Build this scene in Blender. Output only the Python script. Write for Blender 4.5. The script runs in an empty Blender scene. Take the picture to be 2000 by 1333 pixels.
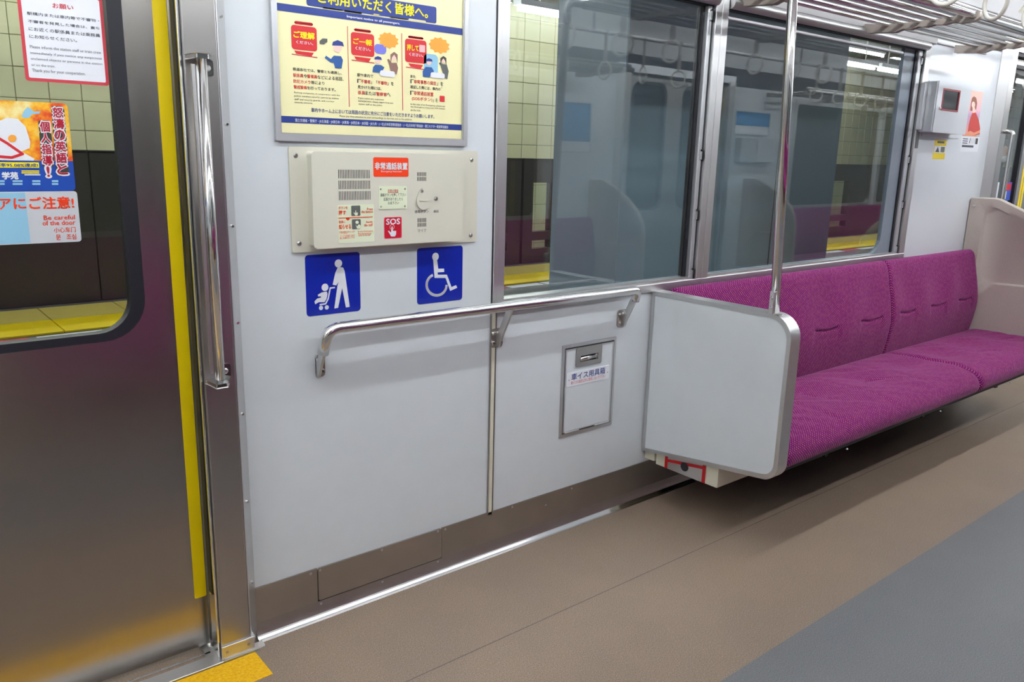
import bpy, bmesh, math, random
from mathutils import Vector, Matrix, noise as mnoise
random.seed(7)
scene = bpy.context.scene
COL = scene.collection

# ------------------------------------------------------------------ camera, light, exposure
F_PX, YAW, PITCH, ROLL = 1578.0, math.radians(39.62), math.radians(13.22), math.radians(1.46)
CAM_D, CAM_H = 2.10, 1.42
def cam_axes():
    fw = Vector((math.sin(YAW) * math.cos(PITCH), math.cos(YAW) * math.cos(PITCH), -math.sin(PITCH)))
    r = fw.cross(Vector((0, 0, 1))).normalized()
    u = r.cross(fw)
    c, s = math.cos(ROLL), math.sin(ROLL)
    return c * r + s * u, -s * r + c * u, fw
RT, UP, FW = cam_axes()
camd = bpy.data.cameras.new('camera')
camd.sensor_fit = 'HORIZONTAL'; camd.sensor_width = 36.0
camd.lens = F_PX / 2000.0 * 36.0
camd.clip_start = 0.02; camd.clip_end = 200
cam = bpy.data.objects.new('camera', camd); COL.objects.link(cam)
m3 = Matrix((RT, UP, -FW)).transposed()
cam.matrix_world = Matrix.Translation((0, -CAM_D, CAM_H)) @ m3.to_4x4()
scene.camera = cam
w = bpy.data.worlds.new('tunnel_dark'); scene.world = w; w.use_nodes = True
w.node_tree.nodes['Background'].inputs[0].default_value = (.02, .022, .025, 1)
w.node_tree.nodes['Background'].inputs[1].default_value = 1.0
vs = scene.view_settings
vs.view_transform = 'Standard'; vs.look = 'None'; vs.gamma = 1.0; vs.use_curve_mapping = False
vs.exposure = 1.28
TUBE_POWER = 16.0          # radiance of the carriage's fluorescent tubes
STATION_POWER = 18.0       # radiance of the station's fluorescent tubes
try:
    scene.cycles.max_bounces = 10; scene.cycles.transparent_max_bounces = 16
    scene.cycles.use_denoising = True
    scene.cycles.caustics_reflective = False; scene.cycles.caustics_refractive = False
    scene.cycles.sample_clamp_indirect = 6.0
except Exception:
    pass

def W(px, py, y=0.0):
    """point of the plane y = const on the line of sight through a photo pixel (x, z)"""
    d = FW + (px - 1000.0) / F_PX * RT - (py - 666.5) / F_PX * UP
    t = (y + CAM_D) / d.y
    return t * d.x, CAM_H + t * d.z
def ZM(ox, oy, s):
    return lambda x, y: (ox + x / s, oy + y / s)

# ------------------------------------------------------------------ materials
MATS = {}
def srgb(c):
    return tuple(((v / 255.0) / 12.92 if v <= 10 else (((v / 255.0) + .055) / 1.055) ** 2.4) for v in c)
def mat(name, col, rough=.5, metal=0.0, spec=.5, emit=None, estr=0.0, coat=0.0):
    if name in MATS: return MATS[name]
    m = bpy.data.materials.new(name); m.use_nodes = True
    b = m.node_tree.nodes['Principled BSDF']
    b.inputs['Base Color'].default_value = (*col, 1); b.inputs['Roughness'].default_value = rough
    b.inputs['Metallic'].default_value = metal; b.inputs['Specular IOR Level'].default_value = spec
    if coat: b.inputs['Coat Weight'].default_value = coat
    if emit:
        b.inputs['Emission Color'].default_value = (*emit, 1); b.inputs['Emission Strength'].default_value = estr
    MATS[name] = m
    return m
def nodes(m):
    nt = m.node_tree
    return nt, nt.nodes['Principled BSDF']
def N(nt, t, **kw):
    n = nt.nodes.new(t)
    for k, v in kw.items(): setattr(n, k, v)
    return n
def coords(nt, scale=(1, 1, 1), kind='world'):
    if kind == 'world':
        g = N(nt, 'ShaderNodeNewGeometry'); out = g.outputs['Position']
    else:
        g = N(nt, 'ShaderNodeTexCoord'); out = g.outputs[kind]
    mp = N(nt, 'ShaderNodeMapping'); mp.inputs['Scale'].default_value = scale
    nt.links.new(out, mp.inputs['Vector'])
    return mp.outputs['Vector']
def noise_ramp(m, scale, stops, detail=3, vec_scale=(1, 1, 1), target='Base Color', kind='world', rough=.6):
    nt, b = nodes(m)
    n = N(nt, 'ShaderNodeTexNoise'); n.inputs['Scale'].default_value = scale; n.inputs['Detail'].default_value = detail
    n.inputs['Roughness'].default_value = rough
    nt.links.new(coords(nt, vec_scale, kind), n.inputs['Vector'])
    r = N(nt, 'ShaderNodeValToRGB')
    while len(r.color_ramp.elements) < len(stops): r.color_ramp.elements.new(.5)
    for e, (p, c) in zip(r.color_ramp.elements, stops): e.position = p; e.color = (*c, 1)
    nt.links.new(n.outputs['Fac'], r.inputs['Fac'])
    if target: nt.links.new(r.outputs['Color'], b.inputs[target])
    return r, n
def bump(m, scale, strength, dist=.001, vec_scale=(1, 1, 1), detail=2):
    nt, b = nodes(m)
    n = N(nt, 'ShaderNodeTexNoise'); n.inputs['Scale'].default_value = scale; n.inputs['Detail'].default_value = detail
    nt.links.new(coords(nt, vec_scale), n.inputs['Vector'])
    bp = N(nt, 'ShaderNodeBump'); bp.inputs['Strength'].default_value = strength; bp.inputs['Distance'].default_value = dist
    nt.links.new(n.outputs['Fac'], bp.inputs['Height']); nt.links.new(bp.outputs['Normal'], b.inputs['Normal'])

M_white = mat('white_melamine', (.735, .775, .805), .32, spec=.4)
noise_ramp(M_white, 9, [(.3, (.725, .765, .795)), (.7, (.75, .79, .82))], 4)
M_white_r = mat('white_gloss_panel', (.735, .765, .80), .14, spec=.5)
M_ceil = mat('ceiling_white', (.78, .79, .80), .55)
M_backing = mat('grey_rack_backing', srgb((66, 63, 68)), .5)
M_cream = mat('cream_plastic', srgb((226, 222, 200)), .4)
M_cream_metal = mat('cream_enamel', srgb((222, 219, 203)), .38)
M_beige = mat('beige_moulding', srgb((184, 173, 163)), .42)
noise_ramp(M_beige, 300, [(.35, srgb((178, 167, 157))), (.65, srgb((188, 177, 167)))], 2)
M_steel = mat('brushed_stainless', (.46, .445, .43), .30, 1.0)
M_satin = mat('satin_stainless', (.66, .66, .66), .38, 1.0)
M_housing = mat('shade_housing_metal', (.46, .46, .46), .36, 1.0)
M_alu = mat('matte_aluminium', (.62, .63, .65), .42, .85)
M_door = mat('door_stainless', (.41, .385, .36), .25, 1.0)
bump(M_door, 260, .04, .0006, (1, 1, 14), 3)
M_kick = mat('worn_kick_steel', (.32, .295, .265), .40, 1.0)
noise_ramp(M_kick, 2.5, [(.3, (.38, .352, .32)), (.7, (.47, .438, .40))], 3)
M_chrome = mat('polished_stainless', (.74, .73, .72), .11, 1.0)
M_bright = mat('bright_steel_edge', (.80, .80, .80), .16, 1.0)
M_dark = mat('dark_recess', (.012, .012, .013), .6)
M_rubber = mat('black_rubber', (.008, .008, .014), .5)
M_black = mat('black_paint', (.01, .01, .012), .45)
M_yellow = mat('yellow_film', srgb((244, 214, 0)), .42)
M_mat = mat('yellow_anti_slip', srgb((238, 176, 10)), .55)
noise_ramp(M_mat, 140, [(.35, srgb((236, 168, 8))), (.55, srgb((248, 192, 16))), (.66, srgb((246, 200, 60))), (.74, srgb((250, 226, 150)))], 3)
bump(M_mat, 160, .5, .002)
def speckle(name, base, dark, light, rough):
    m = mat(name, base, rough, spec=.35)
    nt, b = nodes(m)
    r, n = noise_ramp(m, 300, [(.30, dark), (.44, base), (.56, base), (.70, light)], 2, target=None)
    r2, n2 = noise_ramp(m, 3.0, [(.3, (.93, .93, .94)), (.7, (1.03, 1.02, 1.0))], 4, target=None)
    mx = N(nt, 'ShaderNodeMix'); mx.data_type = 'RGBA'; mx.blend_type = 'MULTIPLY'; mx.inputs[0].default_value = 1
    nt.links.new(r.outputs['Color'], mx.inputs[6]); nt.links.new(r2.outputs['Color'], mx.inputs[7])
    nt.links.new(mx.outputs[2], b.inputs['Base Color'])
    bump(m, 500, .15, .0008)
    return m
M_tan = speckle('tan_floor', srgb((149, 130, 114)), srgb((108, 92, 80)), srgb((186, 168, 150)), .42)
M_grey = speckle('grey_floor', srgb((120, 121, 124)), srgb((90, 91, 95)), srgb((146, 147, 150)), .42)
M_seam = mat('floor_seam', srgb((110, 98, 96)), .6)
M_blue = mat('sign_blue', srgb((6, 40, 165)), .3)
M_signwhite = mat('sign_white', srgb((238, 241, 246)), .35)
M_ink = mat('ink_grey', srgb((74, 74, 86)), .5)
M_inkdark = mat('ink_dark', srgb((62, 58, 52)), .5)
M_red = mat('print_red', srgb((214, 44, 50)), .4)
M_redtape = mat('red_tape', srgb((190, 16, 24)), .45)
M_border = mat('border_red', srgb((206, 60, 72)), .4)
M_orange = mat('orange_red_label', srgb((246, 66, 18)), .4)
M_paper = mat('poster_cream', srgb((253, 246, 192)), .35)
M_white_print = mat('paper_white', srgb((244, 246, 252)), .4)
M_navy = mat('print_navy', srgb((40, 62, 140)), .4)
M_yprint = mat('print_yellow', srgb((255, 236, 10)), .4)
M_palegreen = mat('pale_green_label', srgb((232, 240, 208)), .4)
M_greylabel = mat('grey_label', srgb((206, 209, 214)), .4)
M_lightblue = mat('light_blue_print', srgb((150, 200, 226)), .4)
M_skin = mat('printed_skin', srgb((250, 214, 200)), .5)
M_brownprint = mat('printed_brown', srgb((140, 104, 92)), .5)
M_coatblue = mat('printed_blue', srgb((46, 92, 158)), .5)
M_greyprint = mat('printed_grey', srgb((96, 100, 96)), .5)
M_orangeprint = mat('printed_orange', srgb((246, 166, 60)), .5)
M_violet = mat('printed_violet', srgb((120, 120, 214)), .5)
M_pink = mat('printed_pink', srgb((250, 190, 190)), .5)
M_tube = mat('fluorescent_glow', (1, 1, 1), .5, emit=(.93, .97, 1.0), estr=TUBE_POWER)
M_stube = mat('station_lamp_glow', (1, 1, 1), .5, emit=(.95, .98, 1.0), estr=STATION_POWER)
M_strap = mat('strap_webbing', srgb((150, 140, 132)), .7)
M_ring = mat('ring_ivory', srgb((226, 222, 212)), .35)

def fabric():
    m = mat('purple_moquette', srgb((150, 40, 122)), .85, spec=.15)
    nt, b = nodes(m)
    uv = N(nt, 'ShaderNodeUVMap'); uv.uv_map = 'UVMap'
    sep = N(nt, 'ShaderNodeSeparateXYZ'); nt.links.new(uv.outputs['UV'], sep.inputs[0])
    def math_(op, a, bb=None):
        n = N(nt, 'ShaderNodeMath', operation=op)
        for i, v in enumerate((a, bb)):
            if v is None: continue
            if isinstance(v, (int, float)): n.inputs[i].default_value = v
            else: nt.links.new(v, n.inputs[i])
        return n.outputs[0]
    P = .0135
    u = math_('DIVIDE', sep.outputs['X'], P); v = math_('DIVIDE', sep.outputs['Y'], P)
    a = math_('ADD', u, v); c = math_('SUBTRACT', u, v)            # staggered lattice
    def cell(x):
        f = math_('FRACT', x); return math_('ABSOLUTE', math_('SUBTRACT', f, .5))
    ca, cc = cell(a), cell(c)
    d = math_('MAXIMUM', ca, cc)
    dot = math_('LESS_THAN', d, .25)
    rim = math_('GREATER_THAN', d, .44)
    nz = N(nt, 'ShaderNodeTexNoise'); nz.inputs['Scale'].default_value = 55; nz.inputs['Detail'].default_value = 1
    nt.links.new(uv.outputs['UV'], nz.inputs['Vector'])
    dr = N(nt, 'ShaderNodeValToRGB')
    for e, (p, col) in zip(dr.color_ramp.elements, [(.42, srgb((180, 60, 130))), (.58, srgb((204, 104, 132)))]): e.position = p; e.color = (*col, 1)
    nt.links.new(nz.outputs['Fac'], dr.inputs['Fac'])
    m1 = N(nt, 'ShaderNodeMix'); m1.data_type = 'RGBA'
    m1.inputs[6].default_value = (*srgb((116, 22, 98)), 1); nt.links.new(dr.outputs['Color'], m1.inputs[7]); nt.links.new(dot, m1.inputs[0])
    m2 = N(nt, 'ShaderNodeMix'); m2.data_type = 'RGBA'
    nt.links.new(m1.outputs[2], m2.inputs[6]); m2.inputs[7].default_value = (*srgb((64, 20, 88)), 1); nt.links.new(rim, m2.inputs[0])
    nt.links.new(m2.outputs[2], b.inputs['Base Color'])
    b.inputs['Sheen Weight'].default_value = .2; b.inputs['Sheen Roughness'].default_value = .4
    b.inputs['Sheen Tint'].default_value = (1, .75, .95, 1)
    return m
M_fabric = fabric()

def glass_mat(name, tint, f0=.04):
    m = bpy.data.materials.new(name); m.use_nodes = True; nt = m.node_tree
    nt.nodes.clear()
    out = N(nt, 'ShaderNodeOutputMaterial'); mix = N(nt, 'ShaderNodeMixShader')
    tr = N(nt, 'ShaderNodeBsdfTransparent'); tr.inputs[0].default_value = (*tint, 1)
    gl = N(nt, 'ShaderNodeBsdfGlossy'); gl.inputs['Roughness'].default_value = .004; gl.inputs[0].default_value = (1, 1, 1, 1)
    ge = N(nt, 'ShaderNodeNewGeometry'); dt = N(nt, 'ShaderNodeVectorMath', operation='DOT_PRODUCT')
    nt.links.new(ge.outputs['Incoming'], dt.inputs[0]); nt.links.new(ge.outputs['Normal'], dt.inputs[1])
    prev = dt.outputs['Value']
    for op, v in (('ABSOLUTE', None), ('SUBTRACT', 1.0), ('POWER', 5.0), ('MULTIPLY_ADD', 1 - f0)):   # Schlick: the same from either side of the pane
        n = N(nt, 'ShaderNodeMath', operation=op)
        if op == 'SUBTRACT': n.inputs[0].default_value = v; nt.links.new(prev, n.inputs[1])
        else:
            nt.links.new(prev, n.inputs[0])
            if v is not None: n.inputs[1].default_value = v
        if op == 'MULTIPLY_ADD': n.inputs[2].default_value = f0
        prev = n.outputs[0]
    nt.links.new(prev, mix.inputs[0]); nt.links.new(tr.outputs[0], mix.inputs[1]); nt.links.new(gl.outputs[0], mix.inputs[2])
    nt.links.new(mix.outputs[0], out.inputs['Surface'])
    MATS[name] = m
    return m
M_glass = glass_mat('tinted_window_glass', (.90, .94, .93), .075)
M_doorglass = glass_mat('door_glass', (.90, .93, .90), .022)

# ------------------------------------------------------------------ object helpers
ORG = {}
def bbox_base(vs):
    xs = [v[0] for v in vs]; ys = [v[1] for v in vs]; zs = [v[2] for v in vs]
    return Vector(((min(xs) + max(xs)) / 2, (min(ys) + max(ys)) / 2, min(zs)))
def tag(o, label=None, cat=None, group=None, kind=None):
    if label: o['label'] = label
    if cat: o['category'] = cat
    if group: o['group'] = group
    if kind: o['kind'] = kind
    return o
def mk(name, geo, m, parent=None, smooth=False, label=None, cat=None, group=None, kind=None, uv=None, auto=None):
    vs, fs = geo
    org = ORG[parent.name] if parent else bbox_base(vs)
    me = bpy.data.meshes.new(name)
    me.from_pydata([(v[0] - org[0], v[1] - org[1], v[2] - org[2]) for v in vs], [], fs)
    if uv:
        l = me.uv_layers.new(name='UVMap')
        for lp in me.loops: l.data[lp.index].uv = uv[lp.vertex_index]
    bm = bmesh.new(); bm.from_mesh(me); bmesh.ops.recalc_face_normals(bm, faces=bm.faces); bm.to_mesh(me); bm.free()
    me.materials.append(m)
    if smooth or auto:
        for p in me.polygons: p.use_smooth = True
        if auto: me.set_sharp_from_angle(angle=math.radians(auto))
    o = bpy.data.objects.new(name, me); COL.objects.link(o)
    if parent: o.parent = parent; ORG[o.name] = org
    else: o.location = org; ORG[o.name] = Vector(org)
    return tag(o, label, cat, group, kind)
def empty(name, loc, label=None, cat=None, group=None, kind=None):
    o = bpy.data.objects.new(name, None); COL.objects.link(o); o.location = loc; o.empty_display_size = .05
    ORG[o.name] = Vector(loc)
    return tag(o, label, cat, group, kind)
def copy_tree(o, delta=(0, 0, 0), parent=None):
    c = o.copy(); COL.objects.link(c); c.parent = parent
    if parent is None: c.location = o.location + Vector(delta)
    for ch in [x for x in bpy.data.objects if x.parent == o]: copy_tree(ch, parent=c)
    return c
def join(*gs):
    V, Fc = [], []
    for vs, fs in gs:
        b = len(V); V += list(vs); Fc += [tuple(i + b for i in f) for f in fs]
    return V, Fc
def from_bm(bm):
    bm.verts.index_update()
    g = ([tuple(v.co) for v in bm.verts], [tuple(v.index for v in f.verts) for f in bm.faces]); bm.free(); return g
def box(x0, x1, y0, y1, z0, z1, bev=0.0, seg=2):
    bm = bmesh.new(); bmesh.ops.create_cube(bm, size=1)
    for v in bm.verts:
        v.co = (x0 if v.co.x < 0 else x1, y0 if v.co.y < 0 else y1, z0 if v.co.z < 0 else z1)
    if bev: bmesh.ops.bevel(bm, geom=bm.edges[:], offset=bev, segments=seg, profile=.5, affect='EDGES')
    return from_bm(bm)
def prism(poly, axis, a0, a1, bev=0.0, seg=2):
    """poly: 2D points in the plane normal to axis ('x': (y,z), 'y': (x,z), 'z': (x,y))"""
    def P(p, a): return {'x': (a, p[0], p[1]), 'y': (p[0], a, p[1]), 'z': (p[0], p[1], a)}[axis]
    n = len(poly)
    vs = [P(p, a0) for p in poly] + [P(p, a1) for p in poly]
    fs = [tuple(range(n)), tuple(range(2 * n - 1, n - 1, -1))] + [(i, (i + 1) % n, n + (i + 1) % n, n + i) for i in range(n)]
    if not bev: return vs, fs
    bm = bmesh.new(); bv = [bm.verts.new(v) for v in vs]
    for f in fs: bm.faces.new([bv[i] for i in f])
    bm.normal_update()
    es = [e for e in bm.edges if len(e.link_faces) == 2 and e.calc_face_angle(0) > .6]
    bmesh.ops.bevel(bm, geom=es, offset=bev, segments=seg, profile=.5, affect='EDGES')
    return from_bm(bm)
def rrect(x0, x1, z0, z1, r, seg=6, corners=(1, 1, 1, 1)):
    """rounded rectangle loop; corners: bottom-left, bottom-right, top-right, top-left"""
    out = []
    for (cx, cz, a0), k in zip(((x0, z0, 180), (x1, z0, 270), (x1, z1, 0), (x0, z1, 90)), corners):
        rr = r if k else min(r, .0005)
        sx = 1 if cx == x0 else -1; sz = 1 if cz == z0 else -1
        for i in range(seg + 1):
            a = math.radians(a0 + 90 * i / seg)
            out.append((cx + sx * rr + rr * math.cos(a), cz + sz * rr + rr * math.sin(a)))
    return out
def ring(outer, inner, axis, a0, a1):
    def P(p, a): return {'x': (a, p[0], p[1]), 'y': (p[0], a, p[1]), 'z': (p[0], p[1], a)}[axis]
    n = len(outer)
    vs = [P(p, a0) for p in outer] + [P(p, a0) for p in inner] + [P(p, a1) for p in outer] + [P(p, a1) for p in inner]
    fs = []
    for i in range(n):
        j = (i + 1) % n
        fs += [(i, j, n + j, n + i), (2 * n + i, 3 * n + i, 3 * n + j, 2 * n + j), (i, 2 * n + i, 2 * n + j, j), (n + i, n + j, 3 * n + j, 3 * n + i)]
    return vs, fs
def fillet(pts, r, seg=6):
    pts = [Vector(p) for p in pts]; out = [pts[0]]
    for a, b, c in zip(pts, pts[1:], pts[2:]):
        d0 = (a - b); d1 = (c - b); rr = min(r, d0.length * .49, d1.length * .49)
        d0.normalize(); d1.normalize(); ang = d0.angle(d1)
        if ang > 3.1: out.append(b); continue
        t = min(rr, d0.length * 10)
        p0, p1 = b + d0 * t, b + d1 * t
        for i in range(seg + 1):
            k = i / seg
            out.append(p0 * (1 - k) ** 2 + b * 2 * k * (1 - k) + p1 * k * k)
    out.append(pts[-1]); return out
def tube(path, r, n=14, caps=True, ry=None):
    path = [Vector(p) for p in path]; vs, fs = [], []
    t0 = (path[1] - path[0]).normalized()
    up = Vector((0, 0, 1)) if abs(t0.z) < .9 else Vector((1, 0, 0))
    nrm = (up - t0 * up.dot(t0)).normalized()
    for i, p in enumerate(path):
        t = ((path[min(i + 1, len(path) - 1)] - path[max(i - 1, 0)])).normalized()
        nrm = (nrm - t * nrm.dot(t)).normalized(); b = t.cross(nrm)
        for k in range(n):
            a = 2 * math.pi * k / n
            vs.append(tuple(p + nrm * (r * math.cos(a)) + b * ((ry or r) * math.sin(a))))
    for i in range(len(path) - 1):
        for k in range(n):
            k2 = (k + 1) % n
            fs.append((i * n + k, i * n + k2, (i + 1) * n + k2, (i + 1) * n + k))
    if caps: fs += [tuple(range(n - 1, -1, -1)), tuple(range((len(path) - 1) * n, len(path) * n))]
    return vs, fs
def torus(c, R, r, axis='x', n=28, k=8, sz=1.0):
    vs, fs = [], []
    for i in range(n):
        a = 2 * math.pi * i / n
        for j in range(k):
            b = 2 * math.pi * j / k; rad = R + r * math.cos(b); h = r * math.sin(b)
            u, v = rad * math.cos(a), rad * math.sin(a) * sz
            vs.append({'x': (c[0] + h, c[1] + u, c[2] + v), 'y': (c[0] + u, c[1] + h, c[2] + v)}[axis])
    for i in range(n):
        for j in range(k):
            fs.append((i * k + j, ((i + 1) % n) * k + j, ((i + 1) % n) * k + (j + 1) % k, i * k + (j + 1) % k))
    return vs, fs
def disc(c, r, axis='y', h=.002, n=14, dome=.4):
    """low domed round head (screw, rivet); looks towards -axis"""
    vs, fs = [], []
    for k, (rr, hh) in enumerate(((r, 0), (r, h * dome), (r * .6, h))):
        for i in range(n):
            a = 2 * math.pi * i / n; u, v = rr * math.cos(a), rr * math.sin(a)
            vs.append({'y': (c[0] + u, c[1] - hh, c[2] + v), 'x': (c[0] - hh, c[1] + u, c[2] + v), 'z': (c[0] + u, c[1] + v, c[2] + hh)}[axis])
    for k in range(2):
        for i in range(n):
            j = (i + 1) % n; fs.append((k * n + i, k * n + j, (k + 1) * n + j, (k + 1) * n + i))
    fs += [tuple(range(n)), tuple(range(2 * n, 3 * n))]
    return vs, fs
def flat(poly, y):
    return [(p[0], y, p[1]) for p in poly], [tuple(range(len(poly)))]
def circ(c, r, n=24, rz=None):
    return [(c[0] + r * math.cos(2 * math.pi * i / n), c[1] + (rz or r) * math.sin(2 * math.pi * i / n)) for i in range(n)]
def stroke(pts, wdt, y, round_=True):
    gs = []
    for a, b in zip(pts, pts[1:]):
        a, b = Vector(a), Vector(b); d = (b - a)
        if d.length < 1e-9: continue
        d.normalize(); n = Vector((-d.y, d.x)) * wdt / 2
        gs.append(flat([tuple(a + n), tuple(a - n), tuple(b - n), tuple(b + n)], y - 6e-5 * (len(gs) % 2)))
    if round_:
        for i, p in enumerate(pts[1:-1]): gs.append(flat(circ(p, wdt / 2, 12), y - 1.2e-4))
    return join(*gs)

# flat lettering: collected and turned into meshes in one go at the end
TEXTQ = []
def text(parent, s, tl, br, y, m, bold=0.0, name='lettering', stretch=True):
    """s set inside the box given by two photo pixels lying on the plane y"""
    x0, z1 = W(*tl, y); x1, z0 = W(*br, y)
    TEXTQ.append(dict(s=s, box=(x0, x1, z0, z1), y=y, m=m, bold=bold, parent=parent, name=name))
def rich(parent, segs, tl, br, y, bold=0.0):
    tot = sum(len(s) for s, _ in segs)
    x0, z1 = W(*tl, y); x1, z0 = W(*br, y); x = x0
    for s, m in segs:
        wd = (x1 - x0) * len(s) / tot
        TEXTQ.append(dict(s=s, box=(x, x + wd * .97, z0, z1), y=y, m=m, bold=bold, parent=parent, name='lettering')); x += wd
def flush_text():
    objs = []
    for q in TEXTQ:
        c = bpy.data.curves.new('text_tmp', 'FONT'); c.body = q['s']; c.resolution_u = 2; c.fill_mode = 'FRONT'
        o = bpy.data.objects.new('text_tmp', c); COL.objects.link(o); objs.append(o)
    bpy.context.view_layer.update(); dg = bpy.context.evaluated_depsgraph_get()
    acc = {}
    for q, o in zip(TEXTQ, objs):
        me = o.evaluated_get(dg).to_mesh()
        vs = [v.co.copy() for v in me.vertices]; fs = [tuple(p.vertices) for p in me.polygons]
        o.evaluated_get(dg).to_mesh_clear()
        if not vs: continue
        a0 = min(v.x for v in vs); a1 = max(v.x for v in vs); b0 = min(v.y for v in vs); b1 = max(v.y for v in vs)
        x0, x1, z0, z1 = q['box']
        sx = (x1 - x0) / max(a1 - a0, 1e-6); sz = (z1 - z0) / max(b1 - b0, 1e-6)
        g = [(x0 + (v.x - a0) * sx, q['y'], z0 + (v.y - b0) * sz) for v in vs], fs
        if q['bold']:
            k_ = q['bold']; dirs = [(1, 0), (-1, 0), (0, 1), (0, -1)] + ([(.7, .7), (-.7, .7), (.7, -.7), (-.7, -.7)] if k_ > .05 else [])
            g = join(g, *[([(v[0] + a * k_ * sx, v[1] + 5e-5 * (i + 1), v[2] + b * k_ * sz) for v in g[0]], fs) for i, (a, b) in enumerate(dirs)])
        acc.setdefault((q['parent'].name, q['m'].name, q['name']), []).append((q, g))
    for o in objs:
        c = o.data; bpy.data.objects.remove(o); bpy.data.curves.remove(c)
    for (pn, mn, nm), lst in acc.items():
        mk(nm, join(*[g for _, g in lst]), lst[0][0]['m'], lst[0][0]['parent'], kind='stuff')

def plate_px(tl, br, y, r, th, seg=5):
    """rounded plate on the wall plane between two photo pixels; front face at y - th"""
    x0, z1 = W(*tl, y - th); x1, z0 = W(*br, y - th)
    return prism(rrect(x0, x1, z0, z1, r, seg), 'y', y, y - th)
def rect_px(tl, br, y, r=.0):
    x0, z1 = W(*tl, y); x1, z0 = W(*br, y)
    return flat(rrect(x0, x1, z0, z1, r, 4) if r else [(x0, z0), (x1, z0), (x1, z1), (x0, z1)], y)
def poly_px(pts, y): return flat([W(*p, y) for p in pts], y)

# ================================================================== the setting
YB = -2.70                       # inner face of the opposite side wall
def my(y): return YB - y         # mirror a depth to the opposite side
DX = 6.27                        # centre of the farther door on the window side
XL, XR = -5.0, 13.4              # ends of the modelled stretch of carriage
def structure(name, geo, m, label, cat, **k): return mk(name, geo, m, label=label, cat=cat, kind='structure', **k)
def struct_root(name, loc, label, cat): return empty(name, loc, label, cat, kind='structure')

fl = struct_root('floor', (4, -1.35, 0), 'speckled vinyl carriage floor, tan at the sides and grey along the aisle', 'floor')
mk('floor_strip', box(XL, XR, -.437, .06, -.03, 0), M_tan, fl, label='tan floor covering beside the window wall')
mk('floor_strip', box(XL, XR, -.965, -.441, -.03, 0), M_tan, fl, label='tan floor covering between seam and aisle')
mk('floor_seam', box(XL, XR, -.441, -.437, -.03, -.0004), M_seam, fl)
mk('floor_strip', box(XL, XR, -1.735, -.965, -.03, 0), M_grey, fl, label='grey floor covering along the aisle')
mk('floor_strip', box(XL, XR, YB - .06, -1.735, -.03, 0), M_tan, fl, label='tan floor covering on the opposite side')

ce = struct_root('ceiling', (4, -1.35, 2.3), 'white carriage ceiling with coved sides', 'ceiling')
mk('ceiling_panel', box(XL, XR, -2.4, -.30, 2.46, 2.49), M_ceil, ce)
for s in (0, 1):
    f = (lambda y: y) if s == 0 else my
    low = [(f(0), 2.07), (f(-.012), 2.15), (f(-.045), 2.225), (f(.03), 2.225), (f(.03), 2.07)]
    mk('rack_backing', prism(low, 'x', XL, XR), M_backing, ce, auto=35)
    prof = [(f(-.045), 2.225), (f(-.12), 2.35), (f(-.30), 2.46), (f(-.30), 2.49), (f(.03), 2.49), (f(.03), 2.225)]
    mk('cove', prism(prof, 'x', XL, XR), M_ceil, ce, auto=35)
structure('wall_left', box(XL - .05, XL, YB - .03, .03, 0, 2.49), M_white, 'plain white end wall of the carriage past the stickered door', 'wall')
structure('wall_right', box(XR, XR + .05, YB - .03, .03, 0, 2.49), M_white, 'plain white end wall at the far end of the carriage', 'wall')

# ---- window wall
wf = struct_root('wall_front', (3.2, 0, 0), 'white panelled carriage side wall holding the windows', 'wall')
mk('wall_panel', box(.775, 1.642, 0, .03, .150, 2.07), M_white, wf)
mk('wall_panel', box(1.664, DX - .77, 0, .03, .150, .888), M_white, wf)
mk('wall_panel', box(4.556, DX - .77, 0, .03, .888, 2.07), M_white_r, wf)
mk('wall_panel', box(XL, -.775, 0, .03, .150, 2.07), M_white, wf)
mk('wall_panel', box(DX + .775, XR, 0, .03, .150, 2.07), M_white, wf)
mk('wall_backing', box(XL, -.70, .03, .05, 0, 2.49), M_dark, wf)
mk('wall_backing', box(.70, 1.66, .03, .05, 0, 2.49), M_dark, wf)
mk('wall_backing', box(1.66, 4.50, .032, .05, 0, .92), M_dark, wf)
mk('wall_backing', box(1.66, 4.50, .032, .05, 2.03, 2.49), M_dark, wf)
mk('wall_backing', box(4.50, DX - .70, .03, .05, 0, 2.49), M_dark, wf)
mk('wall_backing', box(DX + .70, XR, .03, .05, 0, 2.49), M_dark, wf)
js = mk('joint_strip', box(1.644, 1.663, -.004, .028, .150, .888, .002, 1), M_cream, wf, label='cream plastic joint strip between two wall panels')
mk('joint_edge', box(1.6405, 1.6443, -.005, .02, .150, .888), M_steel, wf)
mk('joint_edge', box(1.6627, 1.666, -.005, .02, .150, .888), M_steel, wf)
mk('header_trim', box(1.64, 4.60, -.014, .02, 2.028, 2.075, .003, 1), mat('header_grey', srgb((150, 148, 148)), .5, .3), wf)
mk('header_trim', box(4.602, 5.25, -.012, .02, 2.035, 2.075, .003, 1), M_ceil, wf)
mk('header_panel', box(-.80, .80, -.015, .05, 2.09, 2.24), M_alu, wf)
mk('header_panel', box(DX - .80, DX + .80, -.015, .05, 2.09, 2.24), M_alu, wf)
mk('door_header', prism([(-.016, 2.22), (-.10, 2.30), (-.20, 2.42), (.02, 2.42), (.02, 2.22)], 'x', DX - .85, DX + .85), M_cream_metal, ce)

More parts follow.
